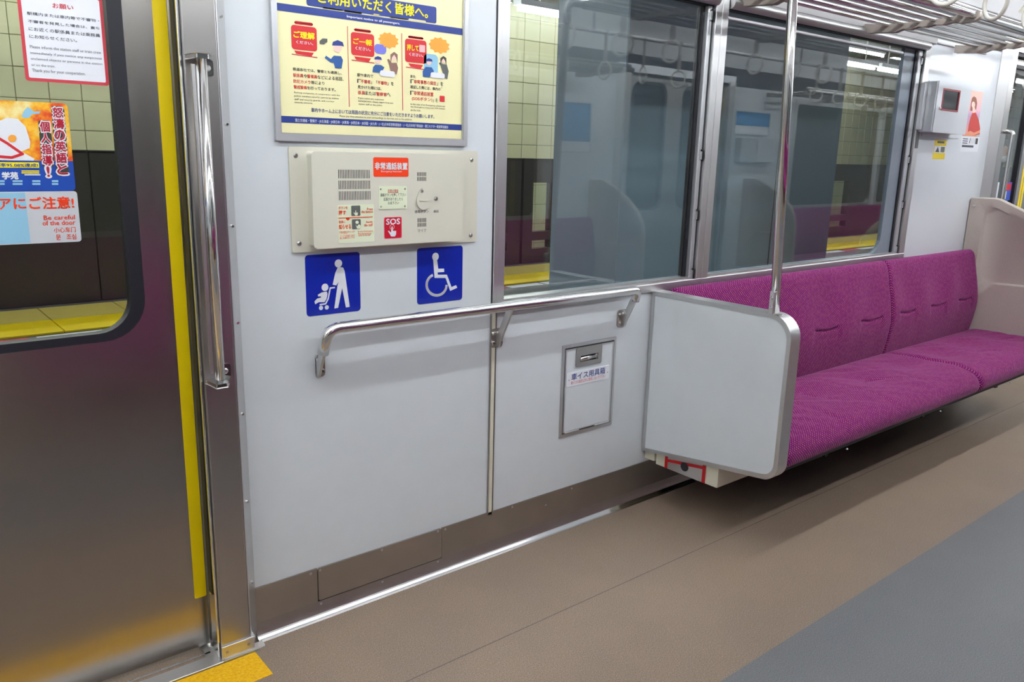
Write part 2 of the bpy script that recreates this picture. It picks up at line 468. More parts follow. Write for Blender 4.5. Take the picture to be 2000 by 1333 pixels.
# ---- windows
wn1 = struct_root('window_1', (2.19, .02, .888), 'large fixed carriage window above the handrail', 'window')
mk('side_frame', box(1.646, 1.664, -.007, .03, .888, 2.03, .002, 1), M_satin, wn1)
mk('side_frame', box(1.664, 1.695, -.003, .05, .888, 2.03), M_satin, wn1)
mk('bottom_frame', box(1.695, 2.712, .0, .05, .888, .930), M_satin, wn1)
mk('sill', box(1.664, 2.756, -.010, .0, .8885, .921, .002, 1), M_satin, wn1)
mk('rubber_seal', box(2.672, 2.686, .0215, .05, .930, 2.0), M_rubber, wn1)
mk('shade_channel', box(2.686, 2.709, .003, .05, .905, 2.0, .003, 1), M_alu, wn1)
mk('channel_gap', box(2.709, 2.716, .006, .05, .905, 2.0), M_dark, wn1)
mk('glass_pane', box(1.69, 2.672, .028, .033, .925, 2.01), M_glass, wn1)
mk('shade_housing', tube([(1.70, -.012, 2.008), (2.714, -.012, 2.008)], .021, 16), M_housing, wn1, auto=40)
mk('shade_slot', box(1.70, 2.714, .0, .03, 1.985, 2.028), M_dark, wn1)
wn2 = struct_root('window_2', (3.68, .02, .888), 'large carriage window above the purple bench', 'window')
mk('sill', box(2.757, 4.556, -.010, .0, .8885, .921, .002, 1), M_satin, wn2)
mk('bottom_frame', box(2.79, 4.50, .0, .05, .888, .930), M_satin, wn2)
mk('sash', ring(rrect(2.80, 4.432, .926, 2.01, .001, 6), rrect(2.804, 4.322, .932, 2.0, .09, 6, (0, 1, 0, 0)), 'y', .02, .04), mat('sash_grey', srgb((128, 138, 148)), .4), wn2)
mk('rubber_seal', box(4.432, 4.450, .012, .05, .930, 2.0), M_rubber, wn2)
mk('shade_channel', box(4.450, 4.488, .003, .05, .905, 2.0, .003, 1), M_alu, wn2)
mk('channel_gap', box(4.488, 4.503, .006, .05, .905, 2.0), M_dark, wn2)
mk('side_frame', box(4.503, 4.558, -.007, .03, .888, 2.03, .002, 1), M_satin, wn2)
mk('glass_pane', box(2.796, 4.43, .028, .033, .925, 2.01), M_glass, wn2)
mk('shade_housing', tube([(2.80, -.012, 2.008), (4.50, -.012, 2.008)], .021, 16), M_housing, wn2, auto=40)
mk('shade_slot', box(2.80, 4.50, .0, .03, 1.985, 2.028), M_dark, wn2)
mk('shade_bar', box(2.80, 4.30, .012, .026, 1.952, 1.966, .003, 1), M_alu, wn2)
tr = struct_root('trim_1', (2.755, 0, .92), 'flat stainless post between the two windows', 'trim')
mk('post_half', box(2.716, 2.7535, -.010, .05, .921, 2.03, .002, 1), M_satin, tr)
mk('post_half', box(2.7555, 2.796, -.010, .05, .921, 2.03, .002, 1), M_satin, tr)
def catch(parent, x, z):
    mk('shade_catch', prism([(x - .008, z + .022), (x + .004, z + .016), (x + .004, z - .02), (x + .001, z - .024)], 'y', .004, -.004), M_dark, parent)
    mk('shade_catch', box(x - .012, x - .006, -.004, .004, z - .018, z + .014), M_satin, parent)
for px, py in ((1368, 25), (1363, 303), (1357, 420), (1347, 535)): catch(wn1, 2.708, W(px, py)[1])
for px, py in ((1796, 118), (1772, 312), (1761, 400), (1749, 487)): catch(wn2, 4.486, W(px, py)[1])

# ---- baseboard
bb = struct_root('baseboard_front', (3, 0, 0), 'worn stainless kick plate along the foot of the window wall', 'baseboard')
PX0, PX1 = W(620, 1150)[0], W(861, 1050)[0]
mk('kick_plate', box(.775, PX0 - .001, -.004, .02, .030, .163), M_kick, bb)
mk('kick_plate', box(PX1 + .001, DX - .77, -.004, .02, .030, .163), M_kick, bb)
mk('kick_plate', box(PX0, PX1, -.004, .02, .030, .050), M_kick, bb)
mk('access_plate', prism(rrect(PX0 + .001, PX1 - .001, .053, .162, .006, 3), 'y', -.0055, .01), M_kick, bb)
mk('foot_cove', prism([(-.004, .050), (-.007, .034), (-.011, .022), (-.0145, .0145), (0, .0145), (0, .050)], 'x', .785, DX - .77), M_kick, bb, auto=60)
mk('foot_edge_highlight', prism([(-.0145, .0145), (-.020, .0085), (-.027, .004), (-.034, .0015), (-.034, 0), (0, 0), (0, .0145)], 'x', .785, DX - .77), M_bright, bb, auto=60)  # brighter steel stands in for ceiling lights mirrored along the foot
mk('kick_plate', box(XL, -.775, -.004, .02, 0, .163), M_kick, bb)
mk('kick_plate', box(DX + .775, XR, -.004, .02, 0, .163), M_kick, bb)
zb = ZM(470, 950, 3.1746)
for a in ((435, 545), (440, 785), (493, 523), (500, 730), (877, 397), (880, 595), (880, 637), (1224, 281), (1224, 470), (1270, 268), (1270, 487), (1685, 130), (1680, 338), (1892, 118)):
    x, z = W(*zb(*a), -.006); mk('screw', disc((x, -.0054, z), .0045, 'y', .0012), M_satin, bb)
x, z = W(1117, 955, -.006); mk('screw', disc((x, -.0044, z), .0045, 'y', .0012), M_satin, bb)

# ---- doors and pillars
def door_leaf(d, x0, x1, strip_edges, y=.04):
    """one sliding leaf; glass hole keeps 11 cm to either edge"""
    gx0, gx1, gz0, gz1 = x0 + .105, x1 - .105, .937, 2.03
    seg = 8
    o = mk('door_leaf', ring(rrect(x0, x1, .012, 2.11, .001, seg), rrect(gx0, gx1, gz0, gz1, .10, seg), 'y', y, y + .03), M_door, d, auto=35)
    mk('rubber_seal', ring(rrect(gx0 - .001, gx1 + .001, gz0 - .001, gz1 + .001, .101, seg), rrect(gx0 + .032, gx1 - .032, gz0 + .02, gz1 - .02, .08, seg), 'y', y - .003, y + .032), M_rubber, d, auto=35)
    mk('glass_pane', prism(rrect(gx0 + .02, gx1 - .02, gz0 + .01, gz1 - .01, .08, seg), 'y', y + .012, y + .016), M_doorglass, d)
    for a, b in strip_edges:
        mk('warning_strip', prism(rrect(a, b, .165, 2.09, .005, 3, (1, 1, 0, 0)), 'y', y, y - .0008), M_yellow, d, label='yellow warning strip')
    return o
d1 = struct_root('door_1', (0, .05, 0), 'closed brushed stainless sliding door with notice stickers on its window', 'door')
door_leaf(d1, .001, .667, [(.632, .665), (.004, .037)])
door_leaf(d1, -.667, -.001, [(-.665, -.632), (-.037, -.004)])
mk('edge_seal', box(.6600, .6618, -.026, .0, .20, 2.09), M_rubber, d1)
d2 = struct_root('door_2', (DX, .05, 0), 'stainless sliding door beyond the beige seat end panel', 'door')
door_leaf(d2, DX + .001, DX + .667, [(DX + .632, DX + .665), (DX + .004, DX + .037)])
door_leaf(d2, DX - .667, DX - .001, [(DX - .665, DX - .632), (DX - .037, DX - .004)])

def pillar(name, xi, sgn, label, f=lambda y: y, detail=True):
    """door pillar: xi is the door-side edge, the pillar grows towards sgn"""
    t = struct_root(name, (xi + sgn * .06, f(-.02), 0), label, 'pillar')
    X = lambda d: xi + sgn * d
    mk('pillar_face', prism([(X(.006), f(-.050)), (X(.088), f(-.050)), (X(.088), f(.05)), (X(.006), f(.05))], 'z', 0, 2.10, .003, 2), M_steel, t)
    mk('pillar_bevel', prism([(X(.0885), f(-.049)), (X(.0915), f(-.048)), (X(.126), f(-.004)), (X(.126), f(.02)), (X(.0885), f(.02))], 'z', 0, 2.10), M_satin, t)
    mk('jamb_lip', box(min(X(-.001), X(.005)), max(X(-.001), X(.005)), min(f(-.040), f(.004)), max(f(-.040), f(.004)), .0, 2.10, .001, 1), M_bright, t)
    if detail:
        mk('pillar_shoe', box(min(X(.004), X(.098)), max(X(.004), X(.098)), f(-.056), f(-.050), 0, .046, .001, 1), M_satin, t)
        for dx in (.018, .080): mk('screw', disc((X(dx), -.056, .027), .0045, 'y', .0015), M_steel, t)
    return t
p1 = pillar('trim_2', .663, 1, 'tall stainless door pillar carrying the grab handle beside the blue signs')
for px, py in ((430, 32), (442, 243), (455, 442), (466, 630), (475, 808), (483, 979), (491, 1137)):
    x = .663 + .108; z = W(px, py, -.026)[1]
    mk('screw', disc((x, -.0285, z), .005, 'y', .005), M_chrome, p1)
pillar('trim_3', DX - .663, -1, 'stainless door pillar behind the beige seat end panel')
pillar('trim_4', DX + .663, 1, 'stainless door pillar on the far side of the farther door', detail=False)
pillar('trim_5', -.663, -1, 'stainless door pillar on the hidden side of the stickered door', detail=False)

th = struct_root('trim_6', (0, -.02, 0), 'stainless threshold rail at the foot of the stickered door', 'threshold')
mk('rail_plate', box(-.66, .672, -.062, -.012, -.02, .006, .001, 1), M_satin, th)
mk('rail_plate', box(-.66, .655, .004, .012, -.02, .004), M_bright, th)
mk('rail_slot', box(-.66, .64, -.012, .10, -.03, -.012), M_dark, th)
mk('rail_corner', box(.64, .70, -.012, .06, -.02, .004), M_satin, th)
mk('rail_corner', prism(rrect(.668, .792, -.062, -.03, .012, 4, (0, 1, 0, 0)), 'z', 0, .006), M_satin, th)
th = struct_root('trim_7', (DX, -.02, 0), 'stainless threshold rail at the foot of the farther door', 'threshold')
mk('rail_plate', box(DX - .66, DX + .66, -.062, .10, -.02, .005), M_satin, th)
for xc, y0, y1, wt in ((0, -.190, -.064, 'stickered door'), (DX, -.190, -.064, 'farther door')):
    mk('door_mat', box(xc - .757, xc + .757, y0, y1, .0, .0016), M_mat, label='yellow anti-slip floor strip in front of the ' + wt, cat='floor strip')
for xc, wt in ((-.5, 'door facing the stickered door'), (5.87, 'opposite door')):
    mk('door_mat', box(xc - .757, xc + .757, my(-.064), my(-.190), .0, .0016), M_mat, label='yellow anti-slip floor strip in front of the ' + wt, cat='floor strip')

# ---- opposite side (seen in the window reflections)
wb = struct_root('wall_back', (4, YB, 0), 'white panelled side wall on the opposite side of the carriage', 'wall')
OD = (-.5, 5.87)
spans = ((XL, OD[0] - .77), (OD[0] + .77, OD[1] - .77), (OD[1] + .77, XR))
wins = {0: [(-4.6, -1.9)], 1: [(.66, 2.42), (2.54, 4.26)], 2: [(7.75, 9.5), (9.62, 11.3)]}
for i, (a, b) in enumerate(spans):
    mk('wall_panel', box(a, b, YB - .03, YB, 0, .89), M_white, wb)
    mk('wall_panel', box(a, b, YB - .03, YB, 2.0, 2.49), M_white, wb)
    x = a
    for (u, v) in wins[i]:
        mk('wall_panel', box(x, u, YB - .03, YB, .89, 2.0), M_white, wb); x = v
    mk('wall_panel', box(x, b, YB - .03, YB, .89, 2.0), M_white, wb)
    mk('kick_plate', box(a, b, YB, YB + .005, 0, .16), M_kick, wb)
for xc in OD: mk('door_header', box(xc - .80, xc + .80, YB - .05, YB + .015, 2.09, 2.49), M_alu, wb)
nw = 2
for i in wins:
    for (u, v) in wins[i]:
        nw += 1
        o = struct_root('window_%d' % nw, ((u + v) / 2, YB, .89), {3: 'dark window of the opposite wall past the door facing the stickered door', 4: 'dark window opposite the wheelchair space', 5: 'dark window opposite the purple bench', 6: 'dark window past the opposite door', 7: 'last dark window of the opposite wall'}[nw], 'window')
        mk('window_frame', ring(rrect(u - .02, v + .02, .87, 2.02, .01, 4), rrect(u + .03, v - .03, .93, 1.97, .05, 4), 'y', YB - .04, YB + .006), M_satin, o)
        mk('glass_pane', box(u, v, YB - .022, YB - .017, .9, 2.0), M_glass, o)
for k, xc in enumerate(OD):
    d = struct_root('door_%d' % (3 + k), (xc, YB - .05, 0), ('stainless sliding door facing the stickered door', 'stainless sliding door on the opposite side')[k], 'door')
    door_leaf(d, xc + .001, xc + .667, [(xc + .632, xc + .665)], y=YB - .07)
    door_leaf(d, xc - .667, xc - .001, [(xc - .665, xc - .632)], y=YB - .07)
    for q in [c for c in bpy.data.objects if c.parent == d and c.name.startswith('warning_strip')]: q.location.y += .0312
    pillar('trim_%d' % (8 + 2 * k), xc + .669, 1, 'stainless door pillar right of the %s' % ('door facing the stickered door', 'opposite door')[k], my, False)
    pillar('trim_%d' % (9 + 2 * k), xc - .669, -1, 'stainless door pillar left of the %s' % ('door facing the stickered door', 'opposite door')[k], my, False)

# ================================================================== fluorescent lamps
def lamp(x, y, label):
    r = empty('ceiling_lamp', (x, y, 2.46), label, 'lamp', 'fluorescent lamps along the carriage ceiling')
    mk('housing', box(x - .6, x + .6, y - .05, y + .05, 2.44, 2.4595, .004, 1), M_ceil, r)
    for s in (-1, 1): mk('socket', box(x + s * .59 - .012, x + s * .59 + .012, y - .02, y + .02, 2.398, 2.441, .003, 1), M_ceil, r)
    mk('tube', tube([(x - .58, y, 2.412), (x + .58, y, 2.412)], .0165, 12), M_tube, r, smooth=True)
    return r
for y, lab in ((-.76, 'fluorescent tube lamp on the ceiling, row over the window-side seats'), (-1.94, 'fluorescent tube lamp on the ceiling, row over the opposite seats')):
    first = None
    for k in range(14):
        x = -4.3 + 1.28 * k
        if first is None: first = lamp(x, y, lab)
        else: copy_tree(first, (1.28 * k, 0, 0))

# ================================================================== partition, pole and rack by the bench
XP = 2.453
pt = empty('seat_partition', (XP + .03, -.32, .22), 'white seat-end partition with rounded stainless frame beside the wheelchair space', 'partition')
def part_loop(d):
    """outline of the partition in (y, z), inset by d"""
    zb0, zb1 = .218 + d, .294 + d
    pts = [(-.0025 if d == 0 else -.0025 - d, zb0), (-.632 + d, zb1 + .0), (-.632 + d, .893 - d), (-.0025 if d == 0 else -.0025 - d, .893 - d)]
    rad = (.002, .062 - d * .6, .085 - d * .6, .002)
    out = []
    n = 4
    for i in range(n):
        b = Vector(pts[i]); a = Vector(pts[i - 1]); c = Vector(pts[(i + 1) % n])
        d0 = (a - b).normalized(); d1 = (c - b).normalized(); ang = d0.angle(d1); t = rad[i] / math.tan(ang / 2)
        ctr = b + (d0 + d1).normalized() * (rad[i] / math.sin(ang / 2))
        p0, p1 = b + d0 * t, b + d1 * t
        a0 = math.atan2(p0.y - ctr.y, p0.x - ctr.x); a1 = math.atan2(p1.y - ctr.y, p1.x - ctr.x)
        da = (a1 - a0 + math.pi) % (2 * math.pi) - math.pi
        for k in range(9):
            aa = a0 + da * k / 8
            out.append((ctr.x + rad[i] * math.cos(aa), ctr.y + rad[i] * math.sin(aa)))
    return out
mk('panel', prism(part_loop(.012), 'x', XP + .002, XP + .058), M_white, pt)
mk('frame', ring(part_loop(0), part_loop(.016), 'x', XP, XP + .060), M_satin, pt, auto=30)
XPO = XP + .004
sp = empty('stanchion_pole', (XPO, -.556, .893), 'polished vertical pole rising from the white partition to the luggage rack', 'pole')
PY, PZ = -.50, 2.036
mk('pole', tube(fillet([(XPO, -.556, .894), (XPO, PY - .006, PZ - .09), (XPO, PY, PZ)], .03, 4)[:-1] + [(XPO + .004 * 0, PY - .001, PZ - .0855)], .0165, 18), M_chrome, sp, smooth=True)
mk('bend', tube(fillet([(XPO, PY - .001, PZ - .086), (XPO, PY, PZ), (XPO + .088, PY, PZ)], .084, 10), .0165, 18), M_chrome, sp, smooth=True)
cl = mk('foot_clip', box(XPO - .026, XPO - .012, -.566, -.546, .893, .975, .003, 1), M_satin, sp)
for z in (.918, .952): mk('rivet', disc((XPO - .026, -.556, z), .005, 'x', .002), M_chrome, cl)
mk('foot_flange', disc((XPO, -.556, .8935), .026, 'z', .004, 20), M_satin, sp)

def rack(x0, x1, brackets, f, label, first_bend=True):
    r = empty('luggage_rack', ((x0 + x1) / 2, f(-.3), 2.0), label, 'luggage rack')
    mk('front_pipe', tube([(x0 + .09, f(-.50), 2.036), (x1, f(-.50), 2.036)], .0185, 16), M_chrome, r, smooth=True)
    mk('front_pipe', tube([(x0 + .09, f(-.475), 2.066), (x1, f(-.475), 2.066)], .012, 12), M_chrome, r, smooth=True)
    for y in (-.13, -.20, -.27, -.34, -.41): mk('rack_pipe', tube([(x0 + .06, f(y), 2.030), (x1, f(y), 2.030)], .0095, 10), M_chrome, r, smooth=True)
    for xb in brackets:
        low = [(-.02, 2.005), (-.10, 2.000), (-.165, 1.996), (-.20, 2.008), (-.235, 2.002), (-.27, 2.011), (-.305, 2.005), (-.34, 2.013), (-.375, 2.008), (-.41, 2.015), (-.45, 2.008), (-.50, 2.010), (-.522, 2.022)]
        top = [(-.522, 2.045), (-.48, 2.050), (-.41, 2.030), (-.27, 2.028), (-.13, 2.028), (-.02, 2.040)]
        mk('bracket', prism([(f(a), b) for a, b in low + top], 'x', xb - .016, xb + .016, .003, 1), M_beige, r, auto=35)
    return r
rack(XPO, 4.835, (2.87, 3.84, 4.82), lambda y: y, 'luggage rack of polished pipes above the purple bench')
rack(.55, 4.72, (.75, 1.72, 2.69, 3.66, 4.6), my, 'luggage rack of polished pipes on the opposite side')
rack(7.05, 11.4, (7.2, 8.2, 9.2, 10.2, 11.2), my, 'luggage rack of polished pipes past the opposite door')

# ---- hanging straps
def strap(x, y, label):
    s = empty('hanging_strap', (x, y, 1.90), label, 'strap', 'hanging straps on the ceiling rails')
    mk('ring', torus((x, y, 1.962), .053, .0072, 'x', 28, 8, 1.06), M_ring, s, smooth=True)
    mk('strap_band', box(x - .003, x + .003, y - .012, y + .012, 2.022, 2.20), M_strap, s)
    mk('strap_sleeve', box(x - .007, x + .007, y - .015, y + .015, 2.016, 2.085, .003, 1), M_strap, s)
    mk('rail_loop', torus((x, y, 2.20), .017, .004, 'x', 16, 6), M_strap, s, smooth=True)
    return s
YS = (-.845, my(-.845))
s0 = strap(2.78, YS[0], 'hanging strap with ivory ring over the purple bench side')
sx = [2.78 + .382 * k for k in range(7)] + [7.2 + .382 * k for k in range(6)]
for x in sx[1:]: copy_tree(s0, (x - 2.78, 0, 0)).rotation_euler.z = random.uniform(-.5, .3) if abs(x - 3.162) > .01 else -.5
s1 = strap(.63, YS[1], 'hanging strap with ivory ring over the opposite seats')
s1x = [.63 + .382 * k for k in range(13)] + [6.69 + .382 * k for k in range(8)]
for x in s1x[1:]: copy_tree(s1, (x - .63, 0, 0)).rotation_euler.z = random.uniform(-.4, .4)
for y, wt in ((YS[0], 'window-side'), (YS[1], 'opposite')):
    r = empty('strap_rail', (4, y, 2.2), 'long steel strap rail under the ceiling on the %s side' % wt, 'rail')
    mk('pipe', tube([(-4.5, y, 2.20), (13, y, 2.20)], .0125, 12), M_chrome, r, smooth=True)
    for x in (-3.5, -1, 1.5, 3.95, 6.4, 8.9, 11.4): mk('hanger', tube([(x, y, 2.20), (x, y, 2.4599)], .009, 10), M_chrome, r, smooth=True)

# ================================================================== benches
def sheet(name, prof, x0, x1, dx, fdisp, m, parent, f=lambda y: y, rnd=.03, label=None):
    """closed cushion: profile loop (y, z) swept along x with softly rounded ends"""
    n = len(prof); cy = sum(p[0] for p in prof) / n; cz = sum(p[1] for p in prof) / n
    L = [0]
    for a, b in zip(prof, prof[1:]): L.append(L[-1] + math.hypot(b[0] - a[0], b[1] - a[1]))
    xs = []
    k = 6
    for i in range(k): xs.append((x0 + rnd * (1 - math.cos(math.pi / 2 * i / k)), math.sin(math.pi / 2 * (i + .35) / (k + .35))))
    m_ = max(2, int((x1 - x0 - 2 * rnd) / dx))
    for i in range(m_ + 1): xs.append((x0 + rnd + (x1 - x0 - 2 * rnd) * i / m_, 1.0))
    for i in range(k - 1, -1, -1): xs.append((x1 - rnd * (1 - math.cos(math.pi / 2 * i / k)), math.sin(math.pi / 2 * (i + .35) / (k + .35))))
    vs, fs, uv = [], [], []
    for x, s in xs:
        ins = (1 - s) * rnd
        for j, (y, z) in enumerate(prof):
            d = Vector((y - cy, z - cz)); l = d.length or 1
            yy, zz = y - d.x / l * ins, z - d.y / l * ins
            oy, oz = fdisp(x, y, z); kk = max(0, (s - .75) / .25) ** 2; oy *= kk; oz *= kk
            vs.append((x, f(yy + oy), zz + oz)); uv.append((x, L[j]))
    for i in range(len(xs) - 1):
        for j in range(n):
            j2 = (j + 1) % n
            fs.append((i * n + j, i * n + j2, (i + 1) * n + j2, (i + 1) * n + j))
    fs += [tuple(range(n)), tuple(range((len(xs) - 1) * n, len(xs) * n))]
    return mk(name, (vs, fs), m, parent, smooth=True, uv=uv, label=label)
def dense(pts, step=.007):
    out = []
    pts = [Vector(p) for p in pts]
    n = len(pts)
    def cr(p0, p1, p2, p3, t):
        return .5 * ((2 * p1) + (-p0 + p2) * t + (2 * p0 - 5 * p1 + 4 * p2 - p3) * t * t + (-p0 + 3 * p1 - 3 * p2 + p3) * t ** 3)
    for i in range(n):
        p0, p1, p2, p3 = pts[i - 1], pts[i], pts[(i + 1) % n], pts[(i + 2) % n]
        k = max(1, int((p2 - p1).length / step))
        for t in range(k): out.append(tuple(cr(p0, p1, p2, p3, t / k)))
    return out
SEAT = dense([(-.13, .415), (-.20, .425), (-.35, .425), (-.46, .430), (-.54, .424), (-.595, .402), (-.620, .365), (-.618, .332), (-.598, .312), (-.55, .308), (-.35, .306), (-.13, .306), (-.10, .33), (-.10, .39)])
BACK = dense([(-.016, .86), (-.024, .892), (-.045, .905), (-.068, .900), (-.086, .872), (-.110, .77), (-.134, .66), (-.143, .60), (-.140, .54), (-.128, .46), (-.112, .395), (-.08, .38), (-.02, .38), (-.014, .5), (-.014, .7)])
def wr(x, y, s, amp): return amp * (mnoise.noise(Vector((x * s, y * s * .35, 3.1))) )
def seat_disp(n_start, pitch):
    def g(x, y, z):
        if z < .36 or y > -.13: return (0, 0)
        u = ((x - n_start) / pitch) % 1.0
        dip = -.007 * math.cos(2 * math.pi * (u - .5)) * math.exp(-((y + .33) / .14) ** 2)
        dip -= .004 * math.exp(-((min(u, 1 - u)) / .035) ** 2)
        front = math.exp(-((y + .45) / .10) ** 2)
        rg = abs(mnoise.noise(Vector((x * 2.6 + y * 2.2, y * 5.5 - x * 1.1, 7.7))))
        fold = -.010 * max(0, 1 - rg / .07) ** 2 * min(1, max(0, mnoise.noise(Vector((x * 2.1, y * 3, 1.3))) * 3 + .4)) * math.exp(-((y + .38) / .13) ** 2)
        w_ = wr(x * 1.2 + y * 1.5, y * 3.0, 9, .0045) + .005 * max(0, mnoise.noise(Vector((x * 3 + y * 2.0, y * 16 + x * 3.5, 7.7)))) * front + fold
        # diagonal pull folds
        return (0, dip + w_)
    return g
def back_disp(n_start, pitch, sag=True):
    def g(x, y, z):
        if y > -.05 or z < .40: return (0, 0)
        u = ((x - n_start) / pitch) % 1.0
        a = abs(u - .5)
        groove = 0
        if a < .27:                                    # short sewn tuck in every seat back
            zc = .622 + .006 * math.sin(u * 9)
            groove = .013 * math.exp(-((z - zc) / .0045) ** 2) * min(1, (.27 - a) / .04)
            groove += .004 * math.exp(-((z - zc + .03) / .03) ** 2)
        puff = -.006 * math.cos(2 * math.pi * (u - .5) + math.pi) * math.exp(-((z - .72) / .10) ** 2)
        return (groove + puff * .8 + wr(x, z * 2, 7, .003), 0)
    return g
def bench(label, secs, f, far=False):
    a, b = secs[0][0], secs[-1][1]
    r = empty('bench_seat', ((a + b) / 2, f(-.3), .28), label, 'bench')
    for (x0, x1, n) in secs:
        p = (x1 - x0) / n
        sheet('seat_cushion', SEAT, x0 + .002, x1 - .002, .02, seat_disp(x0, p), M_fabric, r, f, .032)
        sheet('backrest', BACK, x0 + .002, x1 - .002, .014, back_disp(x0, p), M_fabric, r, f, .022)
    mk('seat_frame', box(a, b, min(f(-.565), f(-.08)), max(f(-.565), f(-.08)), .288, .307), M_black, r)
    mk('front_rail', box(a, b, min(f(-.588), f(-.566)), max(f(-.588), f(-.566)), .289, .311, .003, 1), M_black, r)
    k = 0
    x = a + .4
    while x < b:
        mk('support_arm', prism([(f(-.012), .12), (f(-.012), .284), (f(-.56), .284), (f(-.56), .262), (f(-.10), .20)], 'x', x - .012, x + .012), M_black, r)
        mk('rail_bolt', disc((x + .1, f(-.59), .279), .006, 'z', .006), M_satin, r)
        x += .85
    if not far:
        hc = mk('heater_casing', box(a + .30, b - .03, -.09, -.036, .045, .27, .004, 1), mat('heater_grey', srgb((52, 50, 48)), .5, .6), r)
        for k in range(30): mk('louvre', box(a + .34 + .078 * k, a + .40 + .078 * k, -.094, -.089, .10, .22), M_black, hc)
        for x in (a + .4, a + 1.4, b - .2): mk('heater_foot', box(x - .02, x + .02, -.085, -.04, 0, .046), M_black, hc)
    return r
bench('long purple moquette bench seat in two sections beside the white partition', [(2.522, 4.235, 4), (4.237, 5.335, 3)], lambda y: y)
bench('long purple moquette bench seat on the opposite side', [(.46, 2.2, 4), (2.2, 3.5, 3), (3.5, 4.79, 3)], my, True)
bench('purple moquette bench seat past the opposite door', [(6.99, 8.7, 4), (8.7, 10.4, 4), (10.4, 11.5, 3)], my, True)

def end_panel(x, t, f, label):
    r = empty('seat_end_panel', (x, f(-.3), .33), label, 'partition')
    out = [(-.001, .345), (-.001, 1.205), (-.008, 1.216), (-.135, 1.220), (-.165, 1.215), (-.30, 1.158), (-.44, 1.075), (-.545, .985), (-.60, .90), (-.622, .80), (-.625, .42), (-.60, .345)]
    inn = [(-.092, .78), (-.090, 1.06), (-.098, 1.145), (-.130, 1.166), (-.165, 1.160), (-.29, 1.106), (-.42, 1.030), (-.505, .955), (-.545, .88), (-.56, .79), (-.555, .72), (-.16, .705), (-.125, .715)]
    def off(pts, d):
        cy = sum(p[0] for p in pts) / len(pts); cz = sum(p[1] for p in pts) / len(pts)
        res = []
        for p in pts:
            v = Vector((cy - p[0], cz - p[1])); l = v.length; res.append((p[0] + v.x / l * d, p[1] + v.y / l * d))
        return res
    C = Vector((-.33, .86))
    def hit(loop, ang):
        d = Vector((math.cos(ang), math.sin(ang))); best = None
        for p, q in zip(loop, loop[1:] + loop[:1]):
            p, q = Vector(p) - C, Vector(q) - C; e = q - p; den = d.x * e.y - d.y * e.x
            if abs(den) < 1e-9: continue
            t = (p.x * e.y - p.y * e.x) / den; u = (p.x * d.y - p.y * d.x) / den
            if t > 0 and -1e-6 <= u <= 1 + 1e-6 and (best is None or t < best): best = t
        return tuple(C + d * best)
    angs = sorted({round(math.atan2(p[1] - C.y, p[0] - C.x), 5) for p in out + inn} | {round(-math.pi + 2 * math.pi * k / 60, 5) for k in range(60)})
    oo = [hit(out, a) for a in angs]; o2 = [hit(off(out, .008), a) for a in angs]; ii = [hit(inn, a) for a in angs]; i2 = [hit(off(inn, .014), a) for a in angs]
    n = len(angs); vs, fs = [], []
    loops = [(o2, 0), (oo, .009), (oo, t - .009), (o2, t), (ii, t), (i2, t - .014)]
    loops = [(i2, .014), (ii, 0)] + loops
    for lp, dx in loops: vs += [(x + dx, f(a), b) for a, b in lp]
    for k in range(len(loops) - 1):
        for i in range(n):
            j = (i + 1) % n; fs.append((k * n + i, k * n + j, (k + 1) * n + j, (k + 1) * n + i))
    fs += [tuple(range(n)), tuple(range((len(loops) - 1) * n, len(loops) * n))]
    mk('body', (vs, fs), M_beige, r, auto=50)
    mk('bolt', disc((x, f(-.03), 1.165), .008, 'x', .004), M_satin, r)
    return r
end_panel(5.342, .05, lambda y: y, 'moulded beige seat end panel with sloping top at the far end of the bench')
end_panel(4.80, .045, my, 'moulded beige seat end panel of the opposite bench, near the opposite door')
end_panel(.405, .045, my, 'moulded beige seat end panel of the opposite bench, near the door facing the stickered door')
end_panel(6.935, .045, my, 'moulded beige seat end panel past the opposite door')

# ---- emergency door-cock box under the seat
XBX = XP + .018
bx = empty('door_cock_box', (XBX + .14, -.2, .172), 'cream box with red-framed lock under the bench end', 'box')
mk('body', box(XBX, XBX + .28, -.374, -.066, .174, .284, .004, 2), M_cream, bx)
mk('body_end', box(XBX + .001, XBX + .27, -.058, -.004, .182, .280, .003, 2), M_cream, bx)
y0, y1 = -.116, -.319
mk('lock_panel', box(XBX - .002, XBX, y1, y0, .176, .283), M_satin, bx)
mk('red_frame', box(XBX - .003, XBX - .002, y0 - .014, y0, .176, .283), M_redtape, bx)
mk('red_frame', box(XBX - .003, XBX - .002, y1, y1 + .016, .176, .283), M_redtape, bx)
mk('red_frame', prism([(y0, .203), (y1, .233), (y1, .246), (y0, .215)], 'x', XBX - .0031, XBX - .0021), M_redtape, bx)
mk('lock_hole', disc((XBX - .0032, -.216, .212), .0185, 'x', .001, 20), M_rubber, bx)

